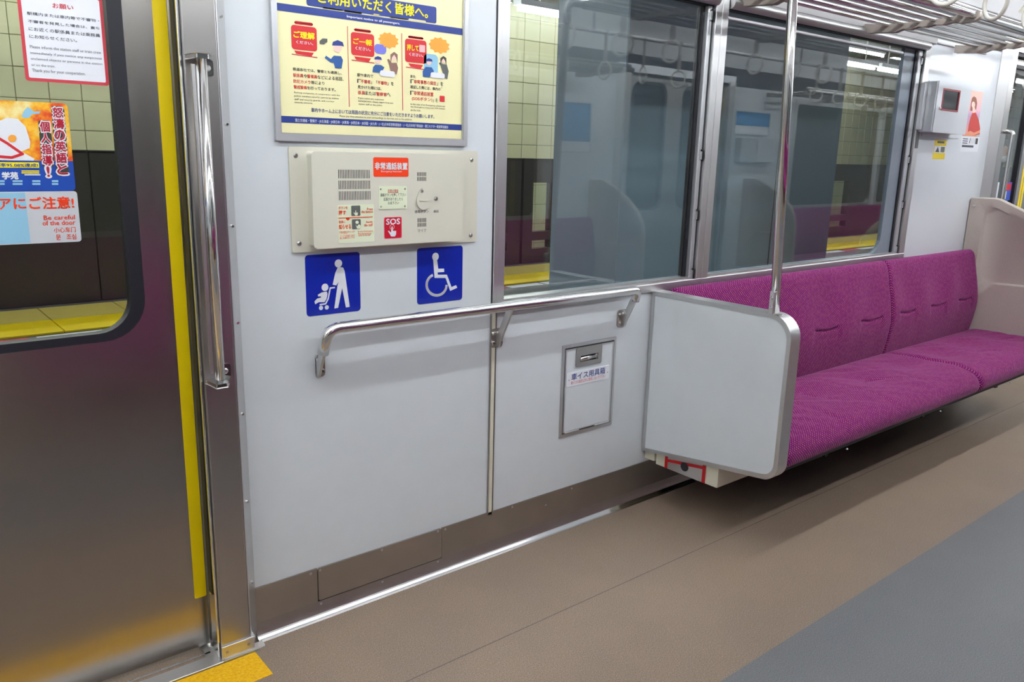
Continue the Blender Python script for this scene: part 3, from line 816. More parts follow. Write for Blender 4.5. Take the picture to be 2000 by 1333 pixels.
# ================================================================== handrail
hr = empty('handrail', (1.65, -.05, .78), 'polished handrail on three legs below the window and signs', 'handrail')
XA, XB_, YR, ZR = 1.006, 2.283, -.078, .924
mk('rail', tube(fillet([(XA - .004, YR + .026, ZR - .075), (XA, YR, ZR), (1.2, YR, ZR), (XB_, YR, ZR - .002), (XB_ + .002, YR + .012, ZR - .045)], .04, 8), .0165, 18), M_chrome, hr, smooth=True)
for i, x in enumerate((XA, 1.668, XB_ + .004)):
    lg = [(-.003, .772), (-.016, .770), (-.024, .788), (YR - .010, ZR - .008), (YR + .010, ZR + .004), (-.010, .812), (-.003, .832)]
    leg = mk('leg', prism(lg, 'x', x - .004, x + .004, .001, 1), M_satin, hr)
    pl = mk('wall_plate', prism(rrect(x - .026 if i else x - .004, x + .024, .768, .834, .010, 4), 'y', 0, -.006), M_kick, hr)
    for dx in ((-.017, .015) if i else (.014,)):
        for dz in (.785, .818): mk('bolt', disc((x + dx, -.006, dz), .007, 'y', .006), M_chrome, pl)

# ================================================================== grab handle on the pillar
gh = empty('grab_handle', (.70, -.07, .80), 'long vertical polished grab handle on the door pillar', 'grab handle')
XG, YG = .692, -.100
mk('bar', tube([(XG, YG, .835), (XG, YG, 1.612)], .0125, 16, ry=.0145), M_chrome, gh, smooth=True)
mk('bar_liner', box(XG - .021, XG - .0135, YG + .006, YG + .014, .85, 1.60), M_satin, gh)
for z, s in ((1.612, 1), (.826, -1)):
    bz = z
    mk('bracket', prism([(XG - .014, YG - .012), (XG + .014, YG - .012), (XG + .040, -.056), (XG + .040, -.050), (XG - .02, -.050)], 'z', min(bz, bz + s * .012), max(bz, bz + s * .012), .002, 1), M_chrome, gh)
    ft = mk('foot', prism(rrect(XG + .008, XG + .044, bz - .034 if s > 0 else bz - .004, bz + .004 if s > 0 else bz + .034, .006, 3), 'y', -.050, -.055), M_chrome, gh)
    mk('screw', disc((XG + .030, -.055, bz - s * .016), .0075, 'y', .005), M_satin, ft)
gh2 = empty('grab_handle', (DX - .692, -.07, .80), 'vertical polished grab handle on the pillar behind the beige end panel', 'grab handle')
XG2 = DX - .70
mk('bar', tube(fillet([(XG2, -.05, 1.612), (XG2, YG, 1.612), (XG2, YG, .835), (XG2, -.05, .835)], .02, 5), .0125, 14), M_chrome, gh2, smooth=True)

# ================================================================== hatch in the wall
zh = ZM(1080, 640, 5.794)
ht = empty('equipment_hatch', (2.12, 0, .37), 'small white equipment hatch with steel frame and recessed latch', 'hatch')
hx0, hx1, hz0, hz1 = 1.978, 2.262, .371, .730
mk('frame', ring(rrect(hx0, hx1, hz0, hz1, .001, 2), rrect(hx0 + .013, hx1 - .011, hz0 + .013, hz1 - .012, .001, 2), 'y', 0, -.0035), M_satin, ht)
mk('shadow_gap', box(hx0 + .012, hx1 - .010, -.0008, 0, hz0 + .012, hz1 - .011), M_dark, ht)
hd = mk('hatch_door', ring(rrect(hx0 + .016, hx1 - .014, hz0 + .018, hz1 - .017, .002, 3), rrect(2.055, 2.155, .640, .690, .004, 3), 'y', -.0005, -.0032), M_white, ht)
mk('hatch_edge', ring(rrect(hx0 + .0155, hx1 - .0135, hz0 + .0175, hz1 - .0165, .002, 3), rrect(hx0 + .022, hx1 - .020, hz0 + .022, hz1 - .023, .002, 3), 'y', -.0005, -.0042), M_satin, hd)
x0, z1 = W(*zh(272, 232), -.008); x1, z0 = W(*zh(548, 395), -.008)
lt = mk('latch', ring(rrect(x0, x1, z0, z1, .006, 4), rrect(x0 + .022, x1 - .020, z0 + .018, z1 - .034, .002, 4), 'y', -.002, -.0085), M_steel, ht)
mk('latch_pocket', box(x0 + .020, x1 - .018, -.003, -.002, z0 + .016, z1 - .032), M_dark, lt)
mk('latch_lever', tube([(x0 + .022, -.0075, z0 + .027), (x1 - .036, -.0075, z0 + .030)], .008, 12, ry=.005), M_chrome, lt, smooth=True)
mk('latch_lever', box(x1 - .040, x1 - .022, -.0095, -.004, z0 + .022, z1 - .038, .002, 1), M_kick, lt)
for a, b in ((2.002, 2.075), (2.160, 2.240)):
    mk('hinge', tube([(a, -.006, hz0 + .017), (b, -.006, hz0 + .017)], .0035, 8), M_satin, ht)
npl = mk('name_plate', plate_px(zh(156, 525), zh(634, 574), -.0032, .006, .002), M_white_print, label='white name plate reading that the hatch holds wheelchair gear', cat='name plate')
text(npl, '車イス用具箱', zh(212, 528), zh(588, 522), -.0056, M_navy, .015)
text(npl, '車イスの固定以外に使用しないで下さい', zh(205, 612), zh(590, 565), -.0056, M_red)
for p in ((182, 598), (618, 506)):
    x, z = W(*zh(*p), -.0055); mk('rivet', disc((x, -.0052, z), .0025, 'y', .001, 10), M_steel, npl)

# ================================================================== blue signs
zi = ZM(550, 270, 3.703)
st = mk('priority_sign', plate_px(zi(168, 848), zi(572, 1248), 0, .010, .0008), M_blue, label='blue square sign with a figure pushing a baby stroller', cat='sign')
Y1 = -.0012
P = lambda pts: [W(*zi(*p), Y1) for p in pts]
def px_r(c, r):
    a = W(*zi(*c), Y1); b = W(*zi(c[0] + r, c[1]), Y1); return abs(b[0] - a[0])
mk('pictogram_head', flat(circ(P([(411, 907)])[0], px_r((411, 907), 27)), Y1), M_signwhite, st)
mk('pictogram_body', flat(P([(405, 938), (425, 934), (445, 936), (456, 962), (470, 1060), (493, 1221), (465, 1226), (438, 1085), (409, 1228), (381, 1233), (404, 1068), (412, 1040), (395, 1066), (369, 1061), (388, 975)]), Y1), M_signwhite, st)
mk('pictogram_child', join(flat(circ(P([(314, 1080)])[0], px_r((314, 1080), 25)), Y1), flat(P([(262, 1133), (290, 1117), (326, 1110), (332, 1126), (325, 1165), (310, 1187), (270, 1187), (243, 1203), (237, 1183), (256, 1162), (286, 1153), (284, 1145), (264, 1146)]), Y1)), M_signwhite, st, kind='stuff')
mk('pictogram_stroller', join(stroke(P([(386, 1081), (352, 1085), (336, 1165), (318, 1199), (275, 1206)]), .0045, Y1), flat(circ(P([(285, 1229)])[0], px_r((285, 1229), 15)), Y1), flat(circ(P([(327, 1225)])[0], px_r((327, 1225), 15)), Y1)), M_signwhite, st, kind='stuff')
wc = mk('wheelchair_sign', plate_px(zi(980, 798), zi(1306, 1168), 0, .010, .0008), M_blue, label='blue square sign with the white wheelchair symbol', cat='sign')
mk('pictogram_head', flat(circ(P([(1113, 858)])[0], px_r((1113, 858), 24)), Y1), M_signwhite, wc)
mk('pictogram_body', join(flat(P([(1096, 880), (1125, 884), (1133, 945), (1175, 944), (1176, 968), (1128, 972), (1130, 988), (1196, 988), (1229, 1078), (1262, 1063), (1270, 1083), (1219, 1106), (1186, 1012), (1106, 1012)]), Y1)), M_signwhite, wc)
arc = []
c0 = (1121, 1062)
for k in range(31):
    a = math.radians(255 - 255 * k / 30 + 0)
    a = math.radians(112 + (360 - 112 - 0) * k / 30)
    arc.append((c0[0] + 72 * math.cos(a), c0[1] - 76 * math.sin(a)))
mk('pictogram_wheel', stroke(P(arc), .0085, Y1), M_signwhite, wc, kind='stuff')

# ================================================================== emergency intercom
ic = empty('emergency_intercom', (1.26, -.02, 1.134), 'cream emergency intercom box with SOS sticker and speaker slots', 'intercom')
mk('mounting_plate', prism(rrect(.944, 1.572, 1.134, 1.416, .004, 3), 'y', 0, -.006, .0015, 1), M_cream_metal, ic)
bxl, bzt = W(*zi(226, 108), -.045); bxr, bzb = W(*zi(1300, 730), -.045)
mk('cover', prism(rrect(bxl, bxr, bzb, bzt, .008, 4), 'y', -.006, -.045, .005, 3), M_cream_metal, ic, auto=30)
for p in ((104, 125), (1377, 157), (130, 763), (1371, 702)):
    x, z = W(*zi(*p), -.008); mk('screw', disc((x, -.006, z), .0065, 'y', .004), M_steel, ic)
YF = -.045
def slots(name, rows, n):
    gs = []
    for tl, br in rows:
        x0, z1 = W(*zi(*tl), YF); x1, z0 = W(*zi(*br), YF)
        for k in range(n):
            x = x0 + (x1 - x0) * k / (n - 1)
            gs.append(box(x - .0009, x + .0009, YF - .0004, YF + .002, z0, z1))
    mk(name, join(*gs), M_dark, ic, kind='stuff')
slots('speaker_slots', [((412, 228), (634, 291)), ((414, 307), (637, 368)), ((416, 385), (640, 445))], 20)
slots('buzzer_slots', [((983, 247), (1043, 275)), ((983, 281), (1043, 310))], 8)
slots('microphone_slots', [((985, 580), (1043, 608)), ((985, 615), (1043, 640))], 8)
c = W(*zi(1019, 450), YF); cw, chh = .0215, .030
egg = [(c[0] + cw * math.cos(a) * (1 - .28 * max(0, math.sin(a))), c[1] + chh * math.sin(a) * (1.12 if math.sin(a) > 0 else .85)) for a in [2 * math.pi * k / 28 for k in range(28)]]
mk('cover_gap', flat([(c[0] + (p[0] - c[0]) * 1.07, c[1] + (p[1] - c[1]) * 1.05) for p in egg], YF - .0006), M_greyprint, ic)
bt = mk('button_cover', prism(egg, 'y', YF, YF - .006, .002, 2), M_cream_metal, ic, auto=40)
mk('button_slot', prism(rrect(c[0] - .015, c[0] + .015, c[1] - .002, c[1] + .003, .0024, 3), 'y', YF - .006, YF - .0072), M_cream, bt)
x, z = W(*zi(1016, 383), YF - .006); mk('cover_screw', disc((x, YF - .004, z), .005, 'y', .006), M_steel, bt)
x, z = W(*zi(1115, 437), YF); mk('indicator_lamp', disc((x, YF, z), .0065, 'y', .006), M_steel, ic)
YT = YF - .0012
text(ic, '通報ボタン', zi(962, 522), zi(1065, 541), YT, M_ink); text(ic, '通話', zi(1098, 520), zi(1136, 538), YT, M_ink); text(ic, 'マイク', zi(985, 658), zi(1045, 679), YT, M_ink)
lb = mk('intercom_label', plate_px(zi(663, 138), zi(918, 280), YF, .005, .0005), M_orange, label='orange-red label with white lettering at the top of the intercom', cat='label')
text(lb, '非常通話装置', zi(674, 176), zi(910, 228), YT, M_signwhite, .03); text(lb, 'Emergency Intercom', zi(720, 233), zi(868, 251), YT, M_signwhite)
ip = mk('instruction_plate', plate_px(zi(703, 350), zi(908, 510), YF, .003, .002), M_palegreen, label='pale green riveted instruction plate in the middle of the intercom', cat='plate')
YP = YF - .0025
text(ip, '非常の場合', zi(768, 371), zi(845, 391), YP, M_red); text(ip, '通報ボタンを押して下さい', zi(714, 400), zi(900, 421), YP, M_ink)
text(ip, '応答がありましたら', zi(738, 430), zi(877, 452), YP, M_ink); text(ip, 'お話下さい', zi(769, 459), zi(848, 479), YP, M_ink)
mk('underline', rect_px(zi(768, 392), zi(845, 394), YP), M_red, ip)
for p in ((717, 369), (893, 367), (719, 496), (892, 492)):
    x, z = W(*zi(*p), YP); mk('rivet', disc((x, YF - .002, z), .0028, 'y', .0015, 10), M_steel, ip)
gs_ = mk('guide_sticker', plate_px(zi(404, 484), zi(672, 748), YF, .004, .0005), M_palegreen, label='pale green guide sticker with red lettering at the lower left of the intercom', cat='sticker')
text(gs_, 'ボタンを', zi(412, 494), zi(478, 514), YT, M_orange, .01); text(gs_, '押す', zi(412, 524), zi(466, 555), YT, M_orange, .03)
text(gs_, 'Press', zi(618, 504), zi(659, 521), YT, M_orange, .01); text(gs_, 'the button', zi(577, 524), zi(659, 541), YT, M_orange, .01)
text(gs_, '係員に', zi(413, 597), zi(462, 616), YT, M_orange, .01); text(gs_, '知らせる', zi(414, 626), zi(502, 656), YT, M_orange, .03)
text(gs_, 'Notify', zi(612, 600), zi(659, 618), YT, M_orange, .01); text(gs_, 'the staff', zi(597, 621), zi(659, 637), YT, M_orange, .01)
text(gs_, '非常の場合はボタンを押', zi(418, 674), zi(528, 684), YT, M_orange); text(gs_, 'してください', zi(421, 687), zi(478, 696), YT, M_orange)
text(gs_, 'マイクで係員と話が', zi(421, 702), zi(528, 712), YT, M_orange); text(gs_, '通じ係員がおこたえ', zi(421, 716), zi(528, 726), YT, M_orange)
text(gs_, 'In case of emergency', zi(553, 670), zi(659, 680), YT, M_orange); text(gs_, 'Press the button to', zi(553, 685), zi(648, 695), YT, M_orange); text(gs_, 'speak to the staff', zi(556, 699), zi(643, 708), YT, M_orange)
mk('divider', rect_px(zi(412, 576), zi(659, 573), YT), M_orange, gs_); mk('arrow', poly_px([zi(466, 577), zi(492, 576), zi(492, 588), zi(480, 597), zi(466, 588)], YT), M_orange, gs_)
def hand(parent, c, s, m, y=YT):
    """pointing hand, c = fingertip pixel in intercom zoom units, s = height"""
    q = [(-.05, .0), (.06, .0), (.07, .42), (.42, .44), (.40, .80), (.28, 1.0), (-.10, 1.0), (-.24, .72), (-.42, .48), (-.34, .40), (-.10, .60)]
    mk('pointing_hand', poly_px([zi(c[0] + a * s, c[1] + b * s) for a, b in q], y), m, parent)
for k, (tl, br) in enumerate((((503, 489), (570, 562)), ((508, 588), (573, 657)))):
    pic = mk('picture_field', rect_px(zi(*tl), zi(*br), YT, .003), M_greyprint, gs_)
hand(gs_, (536, 522), 38, M_palegreen, YT - .0004)
mk('phone_figure', join(poly_px([zi(546 + 12 * math.cos(a), 609 + 12 * math.sin(a)) for a in [k * .45 for k in range(14)]], YT - .0004), poly_px([zi(535, 622), zi(545, 640), zi(560, 622), (zi(572, 632)), zi(572, 655), zi(545, 655)], YT - .0004)), M_palegreen, gs_, kind='stuff')
so = mk('sos_sticker', plate_px(zi(739, 571), zi(872, 725), YF, .004, .0004), M_pink, label='red SOS sticker with a pressing finger on the intercom', cat='sticker')
mk('sticker_field', rect_px(zi(743, 575), zi(868, 720), YT, .004), mat('sos_red', srgb((202, 20, 48)), .4), so)
text(so, 'SOS', zi(757, 585), zi(856, 622), YT - .0006, M_signwhite, .03)
hand(so, (799, 640), 72, M_signwhite, YT - .0006)
cc = W(*zi(799, 643), YT - .0006); mk('press_ring', stroke([(cc[0] + .0072 * math.cos(a), cc[1] + .0072 * math.sin(a)) for a in [k * math.pi / 10 for k in range(21)]], .0016, YT - .0006), M_pink, so)

# ================================================================== framed poster
zp = ZM(530, 0, 4.597)
fr = empty('framed_poster', (1.217, 0, 1.432), 'framed cream safety poster with navy bands and red train icons', 'poster')
fx0, fx1, fz0, fz1 = .907, 1.528, 1.432, 1.93
mk('frame', ring(rrect(fx0, fx1, fz0, fz1, .003, 2), rrect(fx0 + .014, fx1 - .014, fz0 + .017, fz1 - .017, .001, 2), 'y', 0, -.012), M_alu, fr)
mk('frame_lip', ring(rrect(fx0 + .011, fx1 - .011, fz0 + .014, fz1 - .014, .001, 2), rrect(fx0 + .017, fx1 - .017, fz0 + .021, fz1 - .021, .001, 2), 'y', -.004, -.009), M_satin, fr)
pp = mk('poster_sheet', box(fx0 + .012, fx1 - .012, -.004, -.001, fz0 + .012, fz1 - .012), M_paper, fr)
YQ = -.0046; YQ2 = -.0051; YQ3 = -.0056
R_ = lambda tl, br, m, r=0.0, y=YQ, name='printed_field': mk(name, rect_px(zp(*tl), zp(*br), y, r), m, pp)
T_ = lambda s, tl, br, m, b=.0, y=YQ2: text(pp, s, zp(*tl), zp(*br), y, m, b)
x0 = fx0 + .018; x1 = fx1 - .018
def band(py0, py1, at_x):
    z1 = W(*zp(at_x, py0), YQ)[1]; z0 = W(*zp(at_x, py1), YQ)[1]
    mk('navy_band', flat([(x0, z0), (x1, z0), (x1, z1), (x0, z1)], YQ), M_navy, pp)
band(22, 92, 45); band(1040, 1100, 88)
R_((312, -120), (1482, 213), M_navy, .006, YQ - .0002, 'train_silhouette')
for a, b, cc_, d in ((462, 62, 640, 98), (655, 92, 812, 122), (915, 122, 972, 146), (1070, 148, 1222, 180), (1232, 165, 1388, 205)): R_((a, b), (cc_, d), M_paper, .003, YQ2 - .0001, 'silhouette_gap')
T_('ご利用いただく皆様へ。', (415, -87), (1405, 166), M_yprint, .025, YQ3)
T_('Important notice to all passengers.', (678, 136), (1155, 226), M_signwhite, .03, YQ3)
def icon(tl, br, ct, cb, big, bt_, bb_, st_, sb_):
    R_(tl, br, M_red, .008, YQ, 'train_icon'); R_(ct, cb, M_red, .005, YQ - .0001, 'train_icon_cap')
    T_(big, bt_, bb_, M_yprint, .035); T_('ください。', st_, sb_, M_signwhite, .02)
    xa, xb = tl[0] + 30, br[0] - 30; yb = br[1]; k = .13
    y_at = lambda x: yb + (x - br[0]) * k
    mk('train_icon_bogie', poly_px([zp(xa, y_at(xa) + 14), zp(xb, y_at(xb) + 14), zp(xb - 20, y_at(xb) + 46), zp(xa + 20, y_at(xa) + 46)], YQ), M_red, pp)
    mk('train_icon_rail', poly_px([zp(tl[0] + 8, y_at(tl[0]) + 48), zp(br[0], y_at(br[0]) + 48), zp(br[0], y_at(br[0]) + 56), zp(tl[0] + 8, y_at(tl[0]) + 56)], YQ), M_border, pp)
icon((175, 220), (412, 465), (205, 185), (375, 236), 'ご理解', (198, 275), (388, 357), (222, 362), (375, 406))
icon((713, 285), (925, 515), (742, 252), (895, 298), 'ご一報', (735, 340), (903, 413), (755, 416), (890, 461))
icon((1200, 345), (1393, 575), (1228, 318), (1365, 358), '押して', (1218, 396), (1322, 462), (1238, 472), (1362, 513))
R_((1328, 402), (1380, 473), M_pink, .002, YQ2, 'button_icon'); R_((1512, 860), (1556, 916), M_red, .002, YQ2, 'button_icon')
for a, b, c_, d in ((683, 235, 700, 960), (1170, 300, 1180, 992)):
    mk('divider', poly_px([zp(a - 3, b), zp(a + 3, b), zp(c_ + 3, d), zp(c_ - 3, d)], YQ), M_border, pp)
def figure(hx, hy, r, body, skin, hair, coat, cap):
    y_ = YQ2
    mk('printed_coat', poly_px([zp(*p) for p in body], y_), coat, pp)
    mk('printed_face', poly_px([zp(hx + r * math.cos(a), hy + r * 1.2 * math.sin(a)) for a in [k * math.pi / 9 for k in range(18)]], y_ - .0002), skin, pp)
    if cap: mk('printed_cap', poly_px([zp(hx - r * 1.3, hy - r * .45), zp(hx - r * 1.1, hy - r * 1.3), zp(hx, hy - r * 1.7), zp(hx + r * 1.2, hy - r * 1.2), zp(hx + r * 1.5, hy - r * .2), zp(hx + r * .9, hy - r * .35)], y_ - .0004), hair, pp)
    else: mk('printed_hair', poly_px([zp(hx - r * 1.15, hy + r * 2.2), zp(hx - r * 1.2, hy - r * .8), zp(hx, hy - r * 1.7), zp(hx + r * 1.2, hy - r * .8), zp(hx + r * 1.2, hy + r * 2.3), zp(hx + r * .7, hy + r * .3), zp(hx, hy - r * .7), zp(hx - r * .7, hy + r * .2)], y_ - .0004), hair, pp)
figure(595, 425, 38, [(560, 500), (625, 505), (643, 540), (630, 615), (572, 612), (560, 565), (530, 560), (480, 520), (490, 500), (535, 530)], M_skin, M_navy, M_coatblue, True)
figure(957, 545, 24, [(935, 580), (985, 585), (1015, 605), (1000, 635), (970, 655), (908, 648), (915, 600)], M_skin, M_navy, M_coatblue, True)
figure(1102, 510, 26, [(1060, 590), (1040, 535), (1055, 530), (1080, 565), (1125, 565), (1138, 610), (1125, 670), (1075, 655)], M_skin, M_brownprint, M_brownprint, False)
R_((1370, 480), (1495, 690), M_lightblue, .012, YQ, 'printed_glow')
figure(1415, 560, 22, [(1385, 600), (1440, 605), (1460, 640), (1420, 695), (1360, 690), (1358, 640)], M_skin, M_navy, M_coatblue, True)
figure(1545, 540, 22, [(1520, 590), (1505, 570), (1512, 560), (1540, 575), (1575, 580), (1592, 640), (1580, 712), (1552, 700)], M_skin, M_inkdark, M_greyprint, False)
for c_, rr in (((1052, 362), 90), ((1508, 408), 92)):
    pts = []
    for k in range(22):
        a = 2 * math.pi * k / 22; q = 1.0 if k % 2 else .82
        pts.append(zp(c_[0] + rr * 1.05 * q * math.cos(a), c_[1] + rr * .82 * q * math.sin(a) + rr * .14 * math.cos(a)))
    mk('shout_balloon', poly_px(pts, YQ2), M_orangeprint, pp)
R_((925, 392), (1032, 490), M_violet, .010, YQ2 + .0001, 'speech_balloon'); R_((975, 630), (1110, 695), M_white_print, .006, YQ3 - .0006, 'speech_balloon'); R_((1430, 648), (1556, 708), M_white_print, .006, YQ3 - .0006, 'speech_balloon')
mk('camera_icon', poly_px([zp(432, 370), (zp(460, 345)), zp(503, 348), zp(503, 378), zp(470, 400), zp(434, 395)], YQ2), M_greyprint, pp)
rich_ = lambda segs, tl, br: rich(pp, segs, zp(*tl), zp(*br), YQ2, .012)
K, Rd = M_inkdark, M_red
rich_([('鉄道各社では、警察とも連携し、', K)], (193, 605), (645, 672)); rich_([('駅係員', Rd), ('や', K), ('警備員', Rd), ('などによる巡回、', K)], (195, 657), (655, 728))
rich_([('防犯カメラ', Rd), ('等により', K)], (198, 712), (480, 765)); rich_([('警戒警備', Rd), ('を行っております。', K)], (200, 764), (585, 822))
for s, a, b in (('Railway companies, in cooperation with the', (205, 822), (615, 868)), ('police, conduct security patrols by station', (205, 852), (605, 897)), ('staff and security guards, and monitor', (207, 882), (567, 924)), ('security cameras.', (208, 910), (372, 938)),
                ('If you notice any suspicious', (780, 872), (1010, 907)), ('items/persons, please report it to our', (780, 897), (1095, 938)), ('station staff or the police.', (783, 926), (997, 958)),
                ('In the case of an Emergency, please use', (1250, 927), (1560, 966)), ('the Emergency Intercom SOS button', (1250, 951), (1560, 988)), ('on the train.', (1250, 978), (1342, 1002)),
                ('Please pay close attention to your surroundings on the train and on the platform.', (612, 1032), (1265, 1088))): T_(s, a, b, M_inkdark)
rich_([('駅や車内で', K)], (772, 657), (918, 700)); rich_([('「', K), ('不審者', Rd), ('」「', K), ('不審物', Rd), ('」を', K)], (772, 710), (1100, 770))
rich_([('見かけた際には、', K)], (775, 765), (995, 812)); rich_([('係員', Rd), ('または', K), ('警察官', Rd), ('へ', K)], (777, 814), (1070, 868))
rich_([('また', K)], (1248, 672), (1297, 702)); rich_([('「', K), ('非常事態の発生', Rd), ('」を', K)], (1250, 712), (1545, 772))
rich_([('確認した際には、車内の', K)], (1248, 765), (1525, 816)); rich_([('「', K), ('非常通話装置', Rd)], (1248, 815), (1460, 867)); rich_([('(SOSボタン)', Rd), ('」を', K)], (1262, 868), (1495, 920))
T_('車内やホーム上においては周囲の状況に充分にご注意をいただきますようお願いします。', (358, 968), (1462, 1066), M_navy, .01)
T_('国土交通省・警察庁・JR北海道・JR東日本・JR東海・JR西日本・JR四国・JR九州・(一社)日本民営鉄道協会・(一社)日本地下鉄協会・第三セクター鉄道等協議会', (215, 1064), (1588, 1160), M_signwhite, .01)

# ================================================================== stickers on the door window
YD = .052
zn = ZM(30, 0, 7.842)
sx0, sz0 = W(50.4, 158, YD); sx1, sz1 = W(203.4, 1, YD); sx1 = W(213.6, 167, YD)[0]
nt_ = mk('notice_sticker', prism(rrect(sx0, sx1, W(120, 162, YD)[1], sz1 + .006, .006, 4), 'y', YD, YD - .0005), M_border, label='white notice sticker with red border on the door window', cat='sticker')
mk('sticker_field', flat(rrect(sx0 + .007, sx1 - .007, W(120, 162, YD)[1] + .007, sz1 - .001, .003, 3), YD - .0009), M_white_print, nt_)
YN = YD - .0014
text(nt_, 'お願い', zn(565, 45), zn(890, 158), YN, M_border, .02)
for s, a, b in (('駅構内または車内等で不審物・', (175, 175), (1285, 345)), ('不審者を発見した場合は、直ち', (190, 298), (1290, 458)), ('にお近くの駅係員または乗務員', (200, 410), (1300, 574)), ('にお知らせください。', (210, 525), (945, 648))): text(nt_, s, zn(*a), zn(*b), YN, M_ink, .008)
for s, a, b in (('Please inform the station staff or train crew', (220, 690), (1315, 828)), ('immediately if you notice any suspicious', (228, 788), (1325, 925)), ('unclaimed objects or persons in the station', (235, 878), (1332, 1008)), ('or on the train.', (243, 972), (612, 1036)), ('Thank you for your cooperation.', (253, 1050), (1078, 1168))): text(nt_, s, zn(*a), zn(*b), YN, M_ink)
za = ZM(0, 180, 4.3)
M_flame = mat('flame_print', (.9, .4, .05), .4)
noise_ramp(M_flame, 16, [(.28, srgb((150, 30, 24))), (.42, srgb((232, 84, 30))), (.55, srgb((250, 190, 40))), (.7, srgb((255, 240, 170)))], 4)
ax1 = W(140, 290, YD)[0]; az0 = W(147, 373, YD)[1]; az1 = W(133.7, 202.5, YD)[1]; ax0 = ax1 - .30
ad = mk('advert_sticker', prism(rrect(ax0, ax1, az0, az1, .010, 4), 'y', YD, YD - .0005), M_flame, label='flame coloured advert sticker with blue foot on the door window', cat='sticker')
zmid = W(*za(600, 580), YD)[1]
YA = YD - .0009
mk('blue_field', flat(rrect(ax0, ax1, az0, zmid, .010, 4, (1, 1, 0, 0)), YA), mat('advert_blue', srgb((24, 74, 172)), .4), ad)
mk('printed_robe', poly_px([za(0, 240), za(60, 215), za(150, 225), za(215, 290), za(255, 420), za(250, 470), za(180, 500), za(290, 560), za(280, 580), za(-60, 580), za(-60, 300)], YA), M_white_print, ad)
mk('printed_belt', stroke([W(*za(*p), YA - .0004) for p in ((-40, 370), (60, 430), (190, 520), (100, 550), (-30, 540))], .006, YA - .0004), M_red, ad)
mk('printed_ball', poly_px([za(103 + 36 * math.cos(k * .42), 390 + 32 * math.sin(k * .42)) for k in range(15)], YA - .0006), M_orangeprint, ad)
mk('printed_splash', poly_px([za(180, 205), za(205, 150), za(235, 125), za(265, 145), za(285, 165), za(340, 160), za(330, 180), za(270, 185), za(245, 215), za(210, 220)], YA), M_lightblue, ad)
def vert(s, x0, x1, y0, y1, slope, m, b):
    n = len(s)
    for k, ch in enumerate(s):
        dx = slope * k / n
        ya, yb = y0 + (y1 - y0) * k / n, y0 + (y1 - y0) * (k + .9) / n
        if ch == '!': dx += 28; x1 = x1 - 62
        text(ad, ch, za(x0 + dx + 10, ya), za(x1 + dx - 8, yb), YA - .0016, m, b)
        text(ad, ch, za(x0 + dx + 4, ya - 6), za(x1 + dx - 2, yb + 6), YA - .0011, M_white_print, .075, 'lettering_outline')
        mk('lettering_shadow', rect_px(za(x0 + dx - 3, ya - 12), za(x1 + dx + 5, yb + 14), YA - .0006, .006), M_inkdark, ad)
M_crim = mat('print_crimson', srgb((186, 24, 52)), .4)
vert('怒濤の英語と', 430, 542, 128, 700, 44, M_crim, .03); vert('個人指導!', 322, 428, 248, 720, 40, M_crim, .03)
mk('yellow_bar', rect_px(za(-60, 588), za(330, 637), YA - .0006), M_yprint, ad)
text(ad, '率95.08%達成!', za(0, 597), za(320, 632), YA - .0011, M_navy, .02); text(ad, '学苑', za(15, 672), za(155, 732), YA - .0006, M_signwhite, .05)
for k in range(4):
    for j in range(2): mk('small_print_bar', rect_px(za(-60 + 165 * k, 740 + 24 * j), za(40 + 150 * k, 756 + 24 * j), YA - .0006), M_lightblue, ad)
for j in range(2): mk('small_print_bar', rect_px(za(180, 658 + 16 * j), za(330, 668 + 16 * j), YA - .0006), M_yprint, ad)
mk('small_print_bar', rect_px(za(205, 690), za(340, 700), YA - .0006), M_signwhite, ad)
cz0, cz1, cx1 = W(158, 472, YD)[1], W(148, 373.5, YD)[1], W(155, 425, YD)[0]
ct = mk('caution_sticker', prism(rrect(cx1 - .315, cx1, cz0, cz1, .007, 4), 'y', YD, YD - .0005), M_greylabel, label='grey and light blue door caution sticker under the advert', cat='sticker')
mk('blue_field', flat([(cx1 - .312, cz0 + .002), (W(54, 425, YD)[0], cz0 + .002), (W(54, 425, YD)[0], cz1 - .002), (cx1 - .312, cz1 - .002)], YA), M_lightblue, ct)
text(ct, 'ドアにご注意!', za(-128, 888), za(622, 976), YA - .0006, M_orange, .025)
text(ct, 'Be careful', za(365, 1038), za(630, 1068), YA - .0006, M_orange, .012); text(ct, 'of the door', za(355, 1083), za(635, 1113), YA - .0006, M_orange, .012)
text(ct, '小心车门', za(450, 1138), za(637, 1176), YA - .0006, M_orange, .01); text(ct, '문   조심', za(468, 1197), za(642, 1236), YA - .0006, M_orange, .01)

